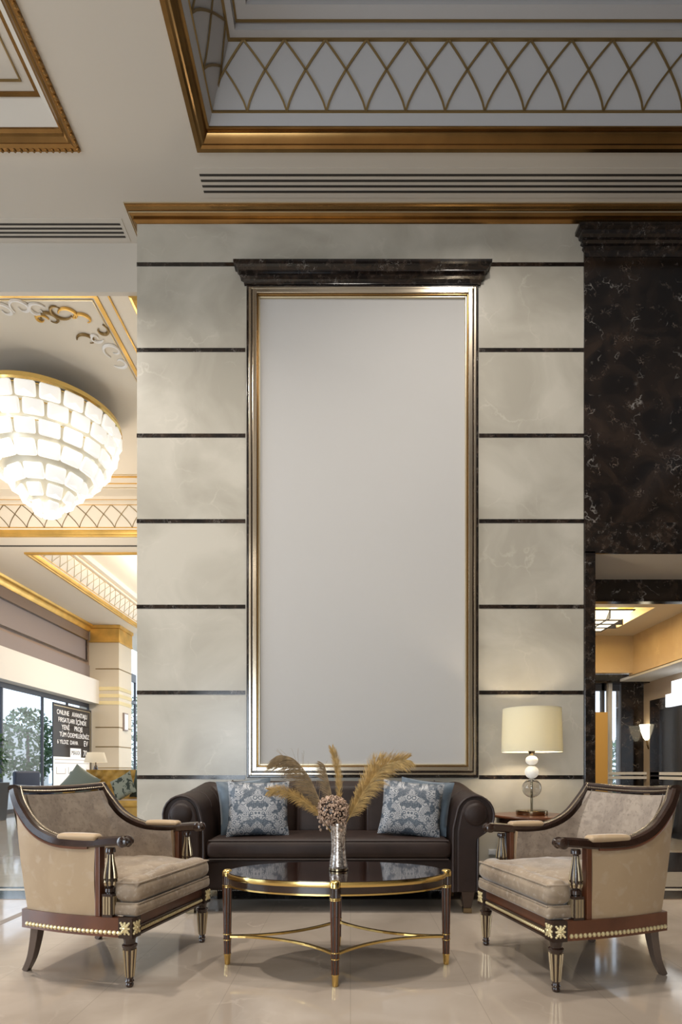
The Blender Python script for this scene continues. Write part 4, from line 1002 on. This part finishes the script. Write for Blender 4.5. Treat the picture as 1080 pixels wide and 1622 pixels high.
# potted plant at the far left
pl = thing('potted_plant', 'bushy green plant in a black planter at the left edge by the window', 'plant', (-7.32, 11.6, 0))
MB().sweep([(0, 0, 0), (0, 0, .78)], [(-.22, -.22), (.22, -.22), (.22, .22), (-.22, .22)], up=(0, 1, 0), scale=lambda q: .85+.2*q).build('planter', 'pot', pl, bevel=.008)
for dx, dy in ((0, 0), (.06, -.04), (-.07, .05)): MB().tube([(dx, dy, .7), (dx*2, dy*2, 1.2), (dx*3.5, dy*3, 1.7)], .012, 6).build('stem', 'bark', pl)
mb = MB(); rnd = random.Random(9)
for i in range(900):
    while True:
        p = Vector([rnd.uniform(-1, 1) for _ in range(3)])
        if p.length < 1: break
    c = Vector((p.x*.30, p.y*.30, 1.32+p.z*.58)); a = (Vector((p.x, p.y, p.z*.4))+Vector([rnd.uniform(-.6, .6) for _ in range(3)])).normalized(); b_ = a.cross(Vector((0, 0, 1))).normalized(); s = rnd.uniform(.04, .075)
    mb.add([c-a*s, c+b_*s*.38, c+a*s-Vector((0, 0, .01)), c-b_*s*.38], [(0, 1, 2, 3)])
mb.build('foliage', 'leaf', pl)
# dark chairs by the window
def easy(loc, rz, mat, label):
    e = thing('easy_chair', label, 'chair', loc, rz, 'easy chairs by the left window')
    MB().rbox((0, 0, .38), (.6, .58, .16), .05, mid=3).build('seat', mat, e, smooth=True, weld=True)
    MB().rbox((0, .26, .70), (.6, .12, .62), .05, mid=3).build('backrest', mat, e, smooth=True, weld=True)
    for s in (-1, 1):
        MB().rbox((s*.30, 0, .52), (.08, .56, .2), .03, mid=3).build('arm', mat, e, smooth=True, weld=True)
        for y in (-.22, .22): MB().lathe([(.014, 0), (.022, .31)], (s*.24, y, 0), 8).build('leg', 'wood', e)
    return e
easy((-7.2, 12.9, 0), R(60), 'navy', 'dark navy easy chair by the left window beside the plant')
easy((-7.15, 14.2, 0), R(-80), 'green', 'grey green easy chair by the left window behind the navy one')
# sign board standing against the windows
bd = thing('sign_board', 'tall black sign board with white lettering standing against the left windows', 'sign', (-7.96, 15.22, 0))
MB().box(-.03, 0, 0, 2.24, .35, 2.86).build('board', 'board', bd)
MB().box(-.0, .006, 2.14, 2.165, .35, 2.80).box(0, .006, .03, 2.165, 2.78, 2.80).build('border_line', 'giltlight', bd)
MB().box(0, .008, 0, 2.10, .35, 1.40).box(0, .008, .92, 1.55, 1.40, 1.66).build('white_panel', 'ink', bd)
def text(body, y, z, size, mat='ink', parent=bd, name='lettering', x=.009):
    cu = bpy.data.curves.new(name, 'FONT'); cu.body = body; cu.size = size; cu.extrude = .002; tmp = bpy.data.objects.new(name, cu); COL.objects.link(tmp); bpy.context.view_layer.update()
    me = bpy.data.meshes.new_from_object(tmp.evaluated_get(bpy.context.evaluated_depsgraph_get())); bpy.data.objects.remove(tmp); bpy.data.curves.remove(cu)
    me.materials.clear(); me.materials.append(M[mat]); o = bpy.data.objects.new(name, me); COL.objects.link(o); o.parent = parent; o.location = (x, y, z); o.rotation_euler = (R(90), 0, R(90)); return o
for body, y, z, s in (('ONLINE   AVANTAJLI', .16, 2.56, .205), ('FIRSATLARI İÇİNDE', .24, 2.36, .20), ('YENİ     PROJE', .42, 2.16, .21), ('TÜM ÖDEMELERİNİZ', .30, 1.96, .20), ('6 YILDIZ  DAHA', .18, 1.76, .18), ('EV', 1.72, 1.74, .26), ('70', 1.68, 1.44, .28)):
    text(body, y, z, s*.92)
text('MAXX', .98, 1.47, .18, 'board')
for z in (1.32, 1.22): MB().box(.008, .010, .06, 2.04, z, z+.012).build('ruled_line', 'greyp', bd)
for y, w_ in ((.15, .5), (.8, .35), (1.3, .6)): MB().box(.008, .010, y, y+w_, .93, .945).box(.008, .010, y, y+.015, .93, 1.12).box(.008, .010, y+w_-.015, y+w_, .93, 1.08).build('printed_outline', 'greyp', bd)
# small framed notice on the hall pilaster
nt_ = thing('framed_notice', 'small white framed notice on the side of the cream pilaster', 'sign', (-7.11, 17.95, 2.55))
MB().box(-.02, .03, -.16, .16, -.28, .28).build('frame', 'greyp', nt_); MB().box(.028, .036, -.12, .12, -.24, .24).build('sheet', 'ink', nt_)
